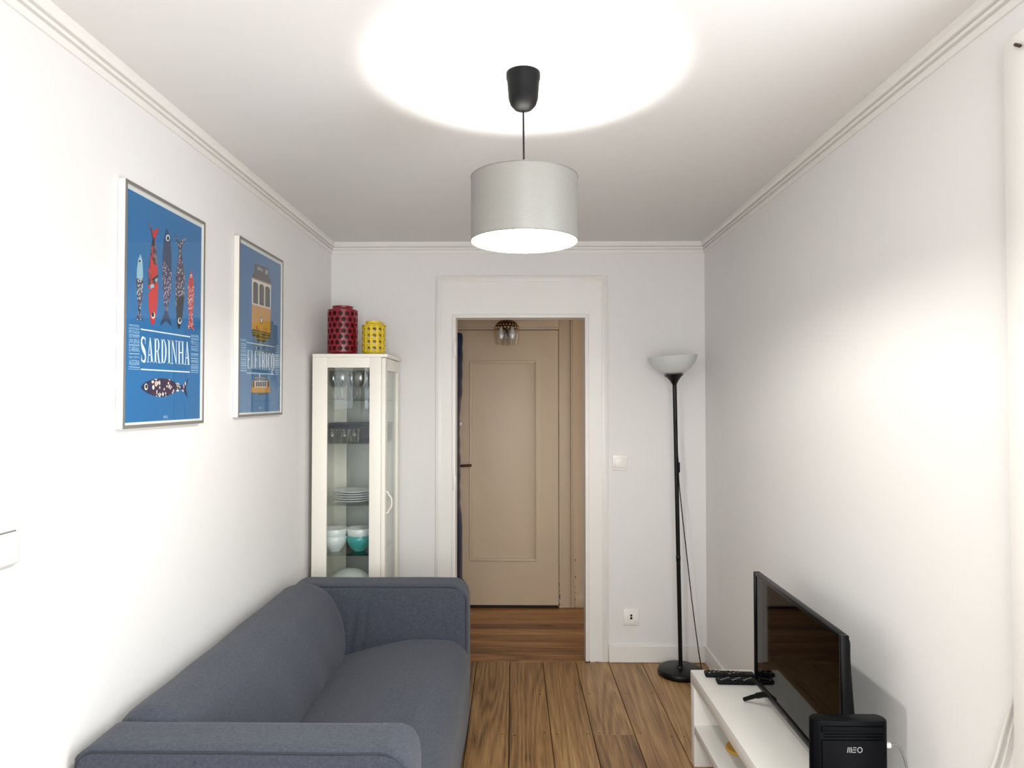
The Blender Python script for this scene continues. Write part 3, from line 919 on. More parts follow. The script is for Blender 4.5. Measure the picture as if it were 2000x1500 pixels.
poly_on('sardine', [[(120, 920), (150, 875), (190, 840), (280, 800), (420, 777), (560, 793), (660, 848), (712, 890), (790, 880), (852, 768), (838, 850), (815, 920), (849, 1108), (785, 985), (712, 945), (640, 1000), (520, 1058), (420, 1073), (300, 1045), (190, 992), (145, 955)]], M['pat_f'], pr, .0003, C4)
poly_on('sardine_detail', [[(120, 920), (150, 875), (190, 840), (265, 806), (285, 900), (275, 1036), (190, 992), (145, 955)], [(790, 880), (852, 768), (838, 850), (815, 920), (849, 1108), (785, 985)]], M['p_indigo'], pr, .0005, C4)
poly_on('sardine_detail', [ell(200, 912, 27, 52), ell(355, 865, 22, 42), ell(303, 835, 20, 22), ell(312, 920, 18, 36), ell(410, 1030, 24, 24), ell(460, 1025, 14, 30), ell(408, 850, 12, 36), ell(555, 910, 14, 24), ell(690, 882, 20, 32), ell(690, 970, 16, 18), ell(768, 972, 12, 18), ell(545, 855, 10, 20), ell(805, 860, 10, 28)], M['p_cream'], pr, .0007, C4)
poly_on('sardine_detail', [ell(204, 906, 17, 32), ell(690, 885, 9, 16), ell(410, 1028, 8, 10), ell(556, 910, 5, 9)], M['p_black'], pr, .0009, C4)
poly_on('sardine_detail', [ell(355, 865, 11, 24)], M['p_pink'], pr, .0009, C4)
poly_on('rule', [bar(118, 22, 882, 142, 20)], M['p_white'], pr, .0003, C4)
poly_on('rule', [bar(118, 641, 874, 685, 20)], M['p_white'], pr, .0003, C4)
roman('SARDINHA', [(118, 138), (872, 222), (118, 528), (874, 577)], C4, M['p_white'], pr, .0003)
C1 = (240, 620, 13.64)
for body, ya0, ya1, yb0, yb1 in (('PETINGA', 330, 425, 360, 440), ('UMA BRASA', 560, 685, 580, 705), ('O ARRAIAL', 770, 905, 785, 920), ('SEJA FESTA', 1025, 1095, 1035, 1108), ('ALEGRIA', 1125, 1262, 1135, 1282)):
    small_text(body, [(160, ya0), (445, yb0), (160, ya1), (445, yb1)], C1, M['p_pale'], pr, .0003)
fine_rows('fine_print', 160, 430, [(185, 215, 14), (215, 242, 12)], C1, M['p_pale'], pr, .0003, 1)
fine_rows('fine_print', 160, 445, [(296, 322, 16), (455, 478, 20), (490, 505, 14), (520, 535, 12), (722, 738, 22), (748, 760, 10), (960, 975, 26), (1312, 1336, 24)], C1, M['p_pale'], pr, .0003, 2)
poly_on('fine_print', [bar(160, 265, 445, 285, 8), bar(150, 1372, 445, 1385, 12)], M['p_pale'], pr, .0003, C1)
C2 = (340, 630, 12.5)
small_text('PETISCO', [(418, 440), (598, 480), (418, 530), (598, 565)], C2, M['p_pale'], pr, .0003)
small_text('DESEJO', [(418, 610), (598, 640), (418, 700), (598, 725)], C2, M['p_pale'], pr, .0003)
fine_rows('fine_print', 415, 595, [(300, 325, 14), (335, 355, 16), (385, 405, 20), (415, 435, 12), (580, 600, 16), (755, 772, 20), (785, 798, 14), (815, 830, 10), (870, 888, 26), (930, 944, 26), (970, 980, 14), (1025, 1032, 14), (1060, 1066, 18), (1095, 1102, 18), (1125, 1130, 12), (1170, 1176, 22)], C2, M['p_pale'], pr, .0003, 3)
poly_on('fine_print', [bar(410, 1215, 590, 1220, 10)], M['p_pale'], pr, .0003, C2)
small_text('ETC', [(472, 1358), (540, 1360), (472, 1398), (540, 1400)], C4, M['p_white'], pr, .0003)

# ---- tram poster
t2, pr = poster(467, 553, pix(467, 815, X=PXF).z, pix(467, 459, X=PXF).z, 'blue poster of a yellow tram lettered ELÉTRICO in a white frame beside the cabinet', M['p_blue2'])
C5 = (465, 500, 8.337)
C6 = (465, 650, 8.821)
poly_on('tram_roof', [[(268, 118), (497, 205), (502, 335), (270, 275)], [(225, 318), (258, 272), (505, 335), (538, 412), (540, 478), (225, 362)]], M['p_roof'], pr, .0003, C5)
poly_on('tram_front', [[(222, 798), (532, 872), (526, 1252), (220, 1182)]], M['p_ochre'], pr, .0003, C5)
poly_on('tram_window_band', [[(224, 362), (538, 478), (532, 868), (226, 782)]], M['p_cream'], pr, .0004, C5)
def archw(x0, x1, yt0, yt1, yb0, yb1):
    P = [(x0, yb0), (x1, yb1)]
    for k in range(9):
        a = math.pi * k / 8
        u = .5 + .5 * math.cos(a)
        P.append((x0 + (x1 - x0) * u, yt0 + (yt1 - yt0) * u + 40 - 40 * math.sin(a)))
    return P
for x0, x1, a, b, c, d in ((246, 326, 408, 438, 765, 786), (346, 424, 446, 474, 792, 814), (442, 520, 484, 512, 820, 842)):
    poly_on('tram_window', [archw(x0, x1, a, b, c, d)], M['p_win'], pr, .0006, C5)
poly_on('tram_trim', [bar(226, 790, 532, 876, 18), bar(226, 352, 540, 466, 10)], M['p_pink'], pr, .0007, C5)
poly_on('tram_lamp', [ell(380, 1046, 22, 58)], M['p_roof'], pr, .0006, C5)
poly_on('tram_lamp', [ell(380, 1046, 13, 40)], M['p_white'], pr, .0008, C5)
poly_on('tram_lamp', [ell(302, 1165, 14, 34), ell(458, 1195, 12, 34)], M['p_red'], pr, .0006, C5)
poly_on('tram_bumper', [[(220, 1190), (526, 1258), (522, 1352), (300, 1312), (226, 1300)], [(298, 1305), (462, 1338), (456, 1402), (306, 1382)]], M['p_green'], pr, .0003, C5)
poly_on('tram_bumper', [bar(232, 1222, 522, 1285, 9), bar(232, 1262, 522, 1322, 9), bar(310, 1340, 455, 1366, 8)], M['p_ochre'], pr, .0005, C5)
small_text('GRAÇA', [(315, 172), (402, 208), (315, 228), (402, 262)], C5, M['p_white'], pr, .0005)
small_text('28', [(440, 218), (485, 236), (440, 285), (485, 302)], C5, M['p_white'], pr, .0005)
poly_on('rule', [bar(148, 165, 628, 242, 13)], M['p_white'], pr, .0003, C6)
poly_on('rule', [bar(148, 690, 622, 716, 13)], M['p_white'], pr, .0003, C6)
roman('ELÉTRICO', [(160, 292), (625, 352), (160, 612), (625, 655)], C6, M['p_white'], pr, .0003)
poly_on('rule', [rect(578, 645, 592, 720), rect(364, 698, 380, 835)], M['p_white'], pr, .0004, C6)
fine_rows('fine_print', 45, 145, [(105, 122, 10), (128, 145, 14), (180, 196, 16), (210, 224, 16), (250, 262, 22), (285, 297, 12), (310, 322, 18), (340, 352, 12), (375, 388, 26), (420, 430, 14), (455, 464, 22), (490, 498, 12), (520, 528, 20), (560, 566, 26), (605, 610, 14), (650, 654, 22)], C6, M['p_pale'], pr, .0003, 5)
fine_rows('fine_print', 640, 702, [(218, 228, 14), (255, 265, 16), (290, 298, 14), (330, 338, 22), (370, 377, 12), (400, 407, 20), (440, 446, 16), (475, 480, 20), (515, 520, 14), (550, 555, 18), (590, 594, 12), (640, 644, 16), (680, 683, 14), (716, 718, 14)], C6, M['p_pale'], pr, .0003, 6)
poly_on('small_tram', [rect(226, 938, 550, 1032)], M['p_ochre'], pr, .0003, C6)
poly_on('small_tram_detail', [rect(240, 828, 548, 940)], M['p_ochre'], pr, .0003, C6)
poly_on('small_tram_detail', [rect(255, 838, 282, 936), rect(504, 838, 534, 936), [(285, 762), (500, 772), (512, 812), (275, 808)], rect(340, 1036, 450, 1072), rect(262, 1034, 300, 1052), rect(480, 1034, 516, 1054)], M['p_roof'], pr, .0005, C6)
poly_on('small_tram_detail', [rect(286, 826, 500, 940), bar(290, 770, 498, 776, 6), bar(290, 792, 498, 798, 6)], M['p_cream'], pr, .0006, C6)
poly_on('small_tram_detail', [rect(306 + 31 * k, 842, 330 + 31 * k, 926) for k in range(6)], M['p_win'], pr, .0008, C6)
small_text('ETC', [(362, 1280), (406, 1282), (362, 1312), (406, 1314)], C6, M['p_white'], pr, .0003)

# ================================================================== GLAZED CABINET
KY0, KY1 = 3.535, 3.958
KX0 = pix(609, 900, Y=KY0).x
KX1 = pix(752, 900, Y=KY0).x
KZ = pix(680, 691, Y=KY0).z
cab = thing('display_cabinet', ((KX0 + KX1) / 2, (KY0 + KY1) / 2, 0), 'tall narrow white cabinet with glass sides between the sofa and the doorway', 'cabinet')
sl, sr = pix(638, 900, Y=KY0).x, pix(721, 900, Y=KY0).x
gt = pix(680, 718, Y=KY0).z
DXB = KX1 - .022                     # back of the door
def side(name, y0, y1):
    s = boxes(name, [(KX0, sl, y0, y1, .05, KZ - .018), (sr, DXB, y0, y1, .05, KZ - .018), (sl, sr, y0, y1, gt, KZ - .018), (sl, sr, y0, y1, .05, .14)], M['cabw'], cab, .0015)
    box('side_glass', sl - .0, sr, (y0 + y1) / 2 - .002, (y0 + y1) / 2 + .002, .14, gt, M['glass'], s)
side('side_frame', KY0, KY0 + .018)
side('side_frame', KY1 - .018, KY1)
box('back_panel', KX0, KX0 + .006, KY0 + .018, KY1 - .018, .05, KZ - .018, M['cabw'], cab)
box('top', KX0, KX1 + .012, KY0 - .004, KY1 + .004, KZ - .018, KZ, M['cabw'], cab, .004)
box('plinth', KX0 + .004, DXB - .01, KY0 + .01, KY1 - .01, 0.001, .05, M['cabw'], cab)
box('bottom', KX0 + .007, DXB - .001, KY0 + .0185, KY1 - .0185, .07, .088, M['cabw'], cab)
# door facing the room, glazed
ds = .062
door = boxes('door', [(DXB + .001, KX1, KY0 + .002, KY0 + ds, .055, KZ - .021), (DXB + .001, KX1, KY1 - ds, KY1 - .002, .055, KZ - .021), (DXB + .001, KX1, KY0 + ds, KY1 - ds, KZ - .085, KZ - .021), (DXB + .001, KX1, KY0 + ds, KY1 - ds, .055, .14)], M['cabw'], cab, .002)
box('door_glass', DXB + .009, DXB + .012, KY0 + ds, KY1 - ds, .14, KZ - .085, M['glass'], door)
hz = pix(760, 981, Y=KY0 + .04).z
hy_ = KY0 + .033
tube('handle', [(KX1, hy_, hz + .056), (KX1 + .010, hy_, hz + .053), (KX1 + .014, hy_, hz + .040), (KX1 + .026, hy_, hz + .026), (KX1 + .030, hy_, hz), (KX1 + .026, hy_, hz - .026), (KX1 + .014, hy_, hz - .040), (KX1 + .010, hy_, hz - .053), (KX1, hy_, hz - .056)], .0042, M['cabw'], door, 8, 4)
SHZ = [pix(680, y, Y=KY0 + .02).z for y in (781, 865, 986, 1083)] + [.44]
for z in SHZ:
    box('shelf', KX0 + .008, DXB - .002, KY0 + .0195, KY1 - .0195, z - .006, z, M['shelfglass'], cab)
YF = KY0 + .09
def at(px, y): return pix(px, 900, Y=y).x
# wine glasses on the top shelf
wg = lathe_data([(.001, .0015), (.030, .0015), (.030, .003), (.006, .006), (.0035, .012), (.0035, .060), (.006, .066), (.020, .076), (.031, .098), (.033, .118), (.029, .148), (.027, .158), (.0255, .158), (.031, .118), (.029, .099), (.019, .079), (.001, .070)], (0, 0, 0), 24)
labels = ['clear stemmed wine glass close behind the side glass on the top cabinet shelf']
first = None
for k, (px, y) in enumerate(((668, YF - .01), (703, YF), (650, YF + .09), (686, YF + .10), (716, YF + .11), (660, YF + .20), (697, YF + .21))):
    p = (at(px, y), y, SHZ[0] + .0005)
    if first is None:
        first = mesh('wine_glass', wg[0], wg[1], M['ware'], None, True)
        mark_obj(first, labels[0], 'wine glass', 'wine glasses on the top cabinet shelf')
        first.location = p
    else:
        o = first.copy(); COL.objects.link(o); o.location = p
        o['label'] = 'clear stemmed wine glass ' + ('close behind the side glass' if k < 2 else 'in the middle row' if k < 5 else 'in the row by the far side') + ' on the top cabinet shelf'
# tumblers
tg = lathe_data([(.001, .001), (.0245, .001), (.030, .068), (.0285, .068), (.0235, .008), (.001, .008)], (0, 0, 0), 24)
first = None
for k, (px, y) in enumerate(((648, YF - .02), (672, YF - .015), (692, YF + .045), (657, YF + .05))):
    p = (at(px, y), y, SHZ[1] + .0005)
    if first is None:
        first = mesh('tumbler', tg[0], tg[1], M['ware'], None, True)
        mark_obj(first, 'short clear tumbler close behind the side glass of the cabinet', 'glass', 'tumblers in the cabinet')
        first.location = p
    else:
        o = first.copy(); COL.objects.link(o); o.location = p
        if k >= 2: o['label'] = 'short clear tumbler in the row next to the navy box in the cabinet'
ny0, ny1 = YF + .125, KY1 - .04
nb = thing('storage_box', (at(680, ny0), ny0, SHZ[1]), 'dark navy box standing behind the tumblers in the cabinet', 'box')
nzt = pix(680, 826, Y=ny0).z
box('body', KX0 + .03, DXB - .015, ny0, ny1, SHZ[1] + .0005, nzt - .014, M['navybox'], nb, .003)
box('lid', KX0 + .027, DXB - .012, ny0 - .003, ny1 + .003, nzt - .0135, nzt, M['navybox'], nb, .003)
# plates: a stack of four, another of two behind them
pl = lathe_data([(.001, .002), (.060, .002), (.066, .0), (.070, .002), (.090, .007), (.112, .013), (.113, .0145), (.111, .0155), (.088, .0105), (.066, .006), (.001, .006)], (0, 0, 0), 36)
first = None
pyc = KY0 + .145
nmz = ['bottom', 'second', 'third', 'top']
for k in range(5):
    p = (at(682, pyc - .1) + (.002, -.002, .003, -.001, .001)[k], pyc, SHZ[2] + .0005 + .0122 * k)
    lab = 'white dinner plate in the cabinet stack, ' + ['lowest of the stack', 'second from the bottom', 'middle of the stack', 'second from the top', 'topmost of the stack'][k]
    if first is None:
        first = mesh('dinner_plate', pl[0], pl[1], M['china'], None, True)
        mark_obj(first, lab, 'plate', 'dinner plates in the cabinet')
        first.location = p
    else:
        o = first.copy(); COL.objects.link(o); o.location = p; o['label'] = lab
# bowls
bw = lathe_data([(.001, .004), (.026, .004), (.027, .0), (.031, .0), (.032, .006), (.046, .018), (.060, .044), (.066, .082), (.0645, .083), (.057, .046), (.042, .022), (.026, .010), (.001, .009)], (0, 0, 0), 36)
def bowl(px, y, z, m, lab):
    o = mesh('bowl', bw[0], bw[1], m, None, True)
    mark_obj(o, lab, 'bowl', 'bowls in the cabinet')
    o.location = (at(px, y), y, z)
by = KY0 + .105
bowl(655, by, SHZ[3] + .0005, M['china'], 'white bowl standing directly on the cabinet shelf under another white bowl')
bowl(655, by, SHZ[3] + .0385, M['china'], 'white bowl nested in the other white bowl in the cabinet')
bowl(702, by + .01, SHZ[3] + .0005, M['teal'], 'teal bowl on the cabinet shelf under a white bowl')
bowl(702, by + .01, SHZ[3] + .0385, M['china'], 'white bowl nested in the teal bowl in the cabinet')
sbz = pix(680, 1110, Y=KY0 + .15).z - SHZ[4]
sb = lathe('serving_bowl', [(.001, .0), (.108, .0), (.114, .003), (.114, sbz * .45), (.106, sbz * .66), (.088, sbz * .82), (.060, sbz * .93), (.030, sbz * .985), (.001, sbz)], (at(680, by), KY0 + .15, SHZ[4] + .0005), M['china'], None, 40)
mark_obj(sb, 'large white serving bowl turned upside down low in the cabinet', 'bowl')

# ---- pierced lanterns on the cabinet
def pierced(name, c, r, z0, z1, rows, cols, hole, stagger, m, parent, th=.006, dots=False):
    """a cylinder wall of cells, each with an octagonal hole"""
    V, Fc = [], []
    idx = {}
    def add(ang, z, rr):
        key = (round(ang % (2 * math.pi), 5), round(z, 5), round(rr, 5))
        if key not in idx:
            idx[key] = len(V); V.append((c[0] + rr * math.cos(ang), c[1] + rr * math.sin(ang), z))
        return idx[key]
    dh, da = (z1 - z0) / rows, 2 * math.pi / cols
    for i in range(rows):
        for j in range(cols):
            a0 = da * (j + (.5 if stagger and i % 2 else 0)); zc = z0 + dh * (i + .5); ac = a0 + da / 2
            outer = []
            for k in range(16):     # square outline, sampled
                t = k / 16 * 4; s = int(t); u = t - s
                q = [(1, -1 + 2 * u), (1 - 2 * u, 1), (-1, 1 - 2 * u), (-1 + 2 * u, -1)][s]
                outer.append((ac + q[0] * da / 2, zc + q[1] * dh / 2))
            inner = []
            hr = hole * min(dh, da * r) / 2
            for k in range(16):
                an = 2 * math.pi * k / 16 - math.pi / 4
                # octagonish hole
                inner.append((ac + hr * math.cos(an) / r, zc + hr * math.sin(an)))
            for rr in (r, r - th):
                for k in range(16):
                    l = (k + 1) % 16
                    q = (add(*outer[k], rr), add(*outer[l], rr), add(*inner[l], rr), add(*inner[k], rr))
                    Fc.append(q if rr == r else q[::-1])
            for k in range(16):
                l = (k + 1) % 16
                Fc.append((add(*inner[k], r), add(*inner[l], r), add(*inner[l], r - th), add(*inner[k], r - th)))
    return mesh(name, V, Fc, m, parent, True, auto=35)
def lantern(px, y, r, ztop_px, label, m, rows, cols, hole, stagger, rim, cane=False):
    x = at(px, y)
    zb = KZ + .0005
    zt = pix(px, ztop_px, Y=y).z
    t = thing('lantern', (x, y, zb), label, 'lantern', 'pierced lanterns on top of the cabinet')
    b0, b1 = zb + .012, zt - .020
    pierced('body', (x, y), r, b0 + .008, b1 - .010, rows, cols, hole, stagger, m, t)
    if not cane: lathe('darkening_insert', [(r - .016, .018), (r - .016, b1 - zb - .012)], (x, y, zb), M['redshade'], t, 32)  # added tube, darkens the view through the red lantern's holes
    lathe('foot', [(r * .60, 0), (r * .72, 0), (r * .74, .012), (r * .97, .012), (r, .015), (r, .0205), (r - .006, .0205), (r - .006, .016), (.001, .016), (.001, .012), (r * .6, .012)], (x, y, zb), m, t, 40)
    h = zt - b1
    lathe('neck', [(r, b1 - .010 - b1), (r, -.002), (r * .97, 0), (r * .72, .001), (r * .68, .004), (r * .68, h - .004), (r * .70, h), (r * .62, h), (r * .60, .0), (r * .60, -.006), (r - .006, -.006), (r - .006, -.010)], (x, y, b1), m, t, 40)
    if cane:
        parts = []
        n = cols
        dh = (b1 - b0 - .018) / rows
        for i in range(rows + 1):
            z = b0 + .008 + dh * i
            for j in range(n):
                for da_ in (-.16, .16):
                    a = 2 * math.pi * (j + .5 + da_) / n
                    parts.append(lathe_data([(.0, .0), (.0022, .0005), (.0022, .0012), (0, .0016)], (0, 0, 0), 6))
                    R = Matrix.Rotation(a, 3, 'Z') @ Matrix.Rotation(math.pi / 2, 3, 'Y')
                    parts[-1] = ([R @ Vector(q) + Vector((x + (r - .0002) * math.cos(a), y + (r - .0002) * math.sin(a), z)) for q in parts[-1][0]], parts[-1][1])
        v, f = join(parts)
        mark_obj(mesh('pinholes', v, f, M['crack'], t), kind='stuff')
        tube('handle', [(x + r * .5, y - .02, b1 + .010), (x + r * .85, y - .03, b1 + .009), (x + r * 1.08, y - .03, b1 - .004), (x + r * 1.06, y + .0, b1 - .006), (x + r * .8, y + .03, b1 + .008), (x + r * .5, y + .03, b1 + .010)], .0025, m, t, 6, 4)
    return t
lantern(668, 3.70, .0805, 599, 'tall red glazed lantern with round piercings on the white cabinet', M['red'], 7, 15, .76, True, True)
lantern(729, 3.69, .0625, 628, 'small yellow glazed lantern with cane pattern piercings on the white cabinet', M['yellow'], 4, 12, .62, False, True, True)

# ================================================================== PENDANT LAMP
PYc = 1.905
PXc = pix(1022, 170, Y=PYc).x
pend = thing('pendant_lamp', (PXc, PYc, 1.955), 'grey fabric drum pendant lamp hanging lit from the ceiling on a black cup', 'lamp')
zcb = pix(1022, 217, Y=PYc).z
hh = ZC - zcb
lathe('ceiling_cup', [(.0, 0), (.012, .001), (.025, .006), (.036, .018), (.0415, .034), (.0455, hh - .018), (.0475, hh - .016), (.0475, hh - .0005), (0, hh - .0005)], (PXc, PYc, zcb), M['blackmatte'], pend, 40)
SZ0, SZ1, SR = pix(1024, 472, Y=PYc).z, pix(1024, 349, Y=PYc).z, 0.1495
sx = pix(1024, 400, Y=PYc).x
tube('cord', [(PXc, PYc, zcb + .004), (PXc + .001, PYc, (zcb + SZ1) / 2), (sx, PYc, SZ0 + .105)], 0.0026, M['blackmatte'], pend, 8, 6)
# fabric shade lets some light through
sm = bpy.data.materials.new('shade_fabric'); sm.use_nodes = True
nt = sm.node_tree
for n_ in list(nt.nodes): nt.nodes.remove(n_)
o_ = nt.nodes.new('ShaderNodeOutputMaterial'); df = nt.nodes.new('ShaderNodeBsdfDiffuse'); tl = nt.nodes.new('ShaderNodeBsdfTranslucent'); ms = nt.nodes.new('ShaderNodeMixShader')
tc = nt.nodes.new('ShaderNodeTexCoord'); mp = nt.nodes.new('ShaderNodeMapping'); mp.inputs['Scale'].default_value = (90, 90, 1100)
nz = nt.nodes.new('ShaderNodeTexNoise'); nz.inputs['Scale'].default_value = 1.0
rm = nt.nodes.new('ShaderNodeValToRGB')
rm.color_ramp.elements[0].color = srgb(124, 123, 118); rm.color_ramp.elements[1].color = srgb(143, 142, 136)
nt.links.new(tc.outputs['Object'], mp.inputs[0]); nt.links.new(mp.outputs[0], nz.inputs['Vector']); nt.links.new(nz.outputs['Fac'], rm.inputs[0]); nt.links.new(rm.outputs[0], df.inputs[0])
tl.inputs[0].default_value = srgb(196, 196, 180)
ms.inputs[0].default_value = 0.012
gs = nt.nodes.new('ShaderNodeBsdfGlossy'); gs.inputs['Roughness'].default_value = 0.42; gs.inputs['Color'].default_value = srgb(224, 223, 218)
mg = nt.nodes.new('ShaderNodeMixShader'); mg.inputs[0].default_value = 0.16
nt.links.new(df.outputs[0], mg.inputs[1]); nt.links.new(gs.outputs[0], mg.inputs[2])
nt.links.new(mg.outputs[0], ms.inputs[1]); nt.links.new(tl.outputs[0], ms.inputs[2]); nt.links.new(ms.outputs[0], o_.inputs[0])
shade = lathe('shade', [(SR, 0), (SR, SZ1 - SZ0)], (sx, PYc, SZ0), sm, pend, 96)
for z in (SZ0, SZ1):
    v, f = lathe_data([(SR + .0014 * math.cos(a), .0016 * math.sin(a)) for a in [2 * math.pi * k / 8 for k in range(8)]], (sx, PYc, z), 96, True)
    mesh('rim', v, f, M['silver'], shade, True)
lining = mat('shade_lining', (244, 243, 236), 0.7)
lathe('lining', [(SR - .0022, .001), (SR - .0022, SZ1 - SZ0 - .001)], (sx, PYc, SZ0), lining, shade, 96)
for k in range(3):
    a = 2 * math.pi * k / 3 + .5
    tube('spoke', [(sx + .016 * math.cos(a), PYc + .016 * math.sin(a), SZ0 + .088), (sx + (SR - .003) * math.cos(a), PYc + (SR - .003) * math.sin(a), SZ1 - .012)], .0016, M['silver'], pend, 6, 2, False)
lathe('socket', [(0, .055), (.016, .055), (.018, .075), (.018, .108), (.006, .112), (0, .112)], (sx, PYc, SZ0), M['cablew'], pend, 24)
em = bpy.data.materials.new('bulb_glow'); em.use_nodes = True
nt = em.node_tree
for n_ in list(nt.nodes): nt.nodes.remove(n_)
o_ = nt.nodes.new('ShaderNodeOutputMaterial'); e_ = nt.nodes.new('ShaderNodeEmission')
e_.inputs[0].default_value = (1.0, 0.99, 0.92, 1); e_.inputs[1].default_value = BULB_STRENGTH
nt.links.new(e_.outputs[0], o_.inputs[0])
lathe('bulb', [(0.0005, .006), (.012, .008), (.021, .014), (.0265, .024), (.0275, .034), (.024, .045), (.017, .054), (.0005, .0545)], (sx, PYc, SZ0), em, pend, 24)

# ================================================================== FLOOR LAMP
LX, LY = pix(1328, 1296, Y=3.815).x, 3.815
lamp = thing('floor_lamp', (LX, LY, 0), 'black uplighter floor lamp with a white bowl shade in the corner by the doorway wall', 'lamp')
lathe('base', [(0, .0006), (.118, .0006), (.122, .006), (.122, .020), (.118, .030), (.110, .034), (.020, .038), (.016, .046), (0, .046)], (LX, LY, 0), M['black'], lamp, 56)
topc = pix(1317.5, 752, Y=LY)
tube('pole', [(LX + .004, LY, .038), topc], .0115, M['black'], lamp, 14, 2, False)
lathe('pole_joint', [(.0119, 0), (.0128, .002), (.0128, .03), (.0119, .032)], (LX - .006, LY, .62), M['black'], lamp, 14)
tl_ = ('Y', -math.radians(3.6), topc)
lathe('cone', [(.010, -.004), (.0125, .004), (.022, .022), (.036, .040), (.056, .0585), (.052, .0595), (0, .052)], topc, M['black'], lamp, 32, tilt=tl_)
lathe('bowl_shade', [(.002, .058), (.040, .0605), (.072, .074), (.100, .096), (.122, .124), (.137, .160), (.135, .161), (.120, .126), (.098, .099), (.070, .077), (.038, .064), (.002, .062)], topc, M['bowlglass'], lamp, 64, tilt=tl_)
cy = LY - .016
sw = pix(1325.5, 913, Y=cy)
tube('cord', [pix(1320, 820, Y=cy + .004), pix(1321, 850, Y=cy), pix(1323.5, 885, Y=cy), sw, pix(1326, 940, Y=cy), pix(1333, 1010, Y=cy), pix(1342, 1090, Y=cy), pix(1351, 1170, Y=cy + .02), pix(1360, 1240, Y=cy + .04), pix(1368, 1294, Y=cy + .05), pix(1371, 1308, Y=cy + .01) * 1], .0030, M['black'], lamp, 6, 5)
box('cord_switch', sw.x - .006, sw.x + .006, cy - .009, cy + .007, sw.z - .028, sw.z + .028, M['blackp'], lamp, .003)

# ================================================================== WALL FITTINGS
def plate_on_back(px, py, wpx, hpx, name, label, cat):
    c = pix(px, py, Y=YB)
    s = YB / F
    t = thing(name, (c.x, YB, c.z - hpx * s / 2), label, cat)
    box('plate', c.x - wpx * s / 2, c.x + wpx * s / 2, YB - .009, YB - .0003, c.z - hpx * s / 2, c.z + hpx * s / 2, M['switch'], t, .0025)
    return t, c, s
t, c, s = plate_on_back(1211, 903.5, 29, 29, 'light_switch', 'square white light switch on the wall beside the doorway', 'switch')
box('rocker', c.x - 10.5 * s, c.x + 12 * s, YB - .0165, YB - .0092, c.z - 9.5 * s, c.z + 8.5 * s, M['switch'], t, .002)
t, c, s = plate_on_back(1232, 1205, 30, 30, 'wall_socket', 'white wall power socket low on the wall near the floor lamp', 'socket')
box('insert', c.x - 11.5 * s, c.x + 12 * s, YB - .0105, YB - .0092, c.z - 12 * s, c.z + 6.5 * s, M['switch'], t, .0005)
R90 = ('X', math.pi / 2)
def disc_back(name, cx, cz, r, y0, y1, m, parent, seg=20):
    V = [(cx + r * math.cos(2 * math.pi * k / seg), y, cz + r * math.sin(2 * math.pi * k / seg)) for y in (y0, y1) for k in range(seg)]
    Fc = [tuple(range(seg - 1, -1, -1)), tuple(range(seg, 2 * seg))] + [(k, (k + 1) % seg, seg + (k + 1) % seg, seg + k) for k in range(seg)]
    return mesh(name, V, Fc, m, parent, fix=True)
disc_back('well', c.x, c.z - 1.5 * s, 9 * s, YB - .0112, YB - .0106, M['switch'], t)
for dz, rr in ((4.0, 2.2), (-1.2, 2.4)):
    disc_back('pin_hole', c.x + .0008, c.z + dz * s, rr * s, YB - .0122, YB - .0113, M['hole'], t, 12)
# switch on the left wall, cut by the frame
y1, za, zb = pix(22, 1060, X=XL).y, pix(16, 1104, X=XL).z, pix(16, 1038, X=XL).z
lsw = thing('light_switch', (XL, y1 - .042, za), 'white rocker light switch on the bare wall beyond the sofa arm', 'switch')
box('plate', XL + .0003, XL + .008, y1 - .084, y1 + .003, za - .004, zb + .006, M['switchg'], lsw, .003)
v, f = soft_box(XL + .0082, XL + .022, y1 - .078, y1 - .002, za + .004, zb, .006, (8, 12, 12))
mesh('rocker', v, f, M['switchg'], lsw, True)
box('joint_shade', XL + .0081, XL + .0105, y1 - .0795, y1 - .0005, za + .002, zb + .002, M['cableg'], lsw)  # grey rim, the gap's shadow round the rocker put in as colour

# small dark metal hook at the top of the right-hand casing
hk = pix(1988, 88, X=XR - .032)
tube_o = tube('wall_hook', [(XR - .0285, hk.y + .010, hk.z + .006), (XR - .034, hk.y + .004, hk.z + .003), (XR - .036, hk.y - .012, hk.z - .008)], .0035, M['brown'])
mark_obj(tube_o, 'small dark metal hook at the top corner of the white door casing', 'hook')
# white cables sagging along the right wall
for k, (a, b_) in enumerate((((2004, 1296), (1938, 1500)), ((2008, 1326), (1956, 1500)))):
    xx = XR - .007
    p0, p1 = pix(*a, X=xx), pix(*b_, X=xx)
    mid = (p0 + p1) / 2 + Vector((0, .003, 0))
    d = (p1 - p0)
    o = tube('wall_cable', [p0 - d * .5, p0, mid, p1, p1 + d * .4 + Vector((0, .02, 0)), Vector((xx, p1.y + .10, .35)), Vector((xx - .02, p1.y + .12, .12)), Vector((xx - .03, p1.y + .08, .006))], .004 - .001 * k, M['cablew'], None, 8, 6)
    mark_obj(o, ['thicker white cable sagging down the wall beside the router', 'thinner white cable sagging down the wall beside the router'][k], 'cable', 'white cables on the wall')

# ================================================================== TV BENCH AND WHAT STANDS ON IT
BZ = 0.380
far = pix(1348.4, 1308, Z=BZ)
BL_, BD = 1.40, 0.262
brz = math.radians(1.0)
bench = thing('tv_bench', (far.x, far.y, 0), 'long low white bench with a middle shelf standing along the wall under the television', 'bench', None, brz)
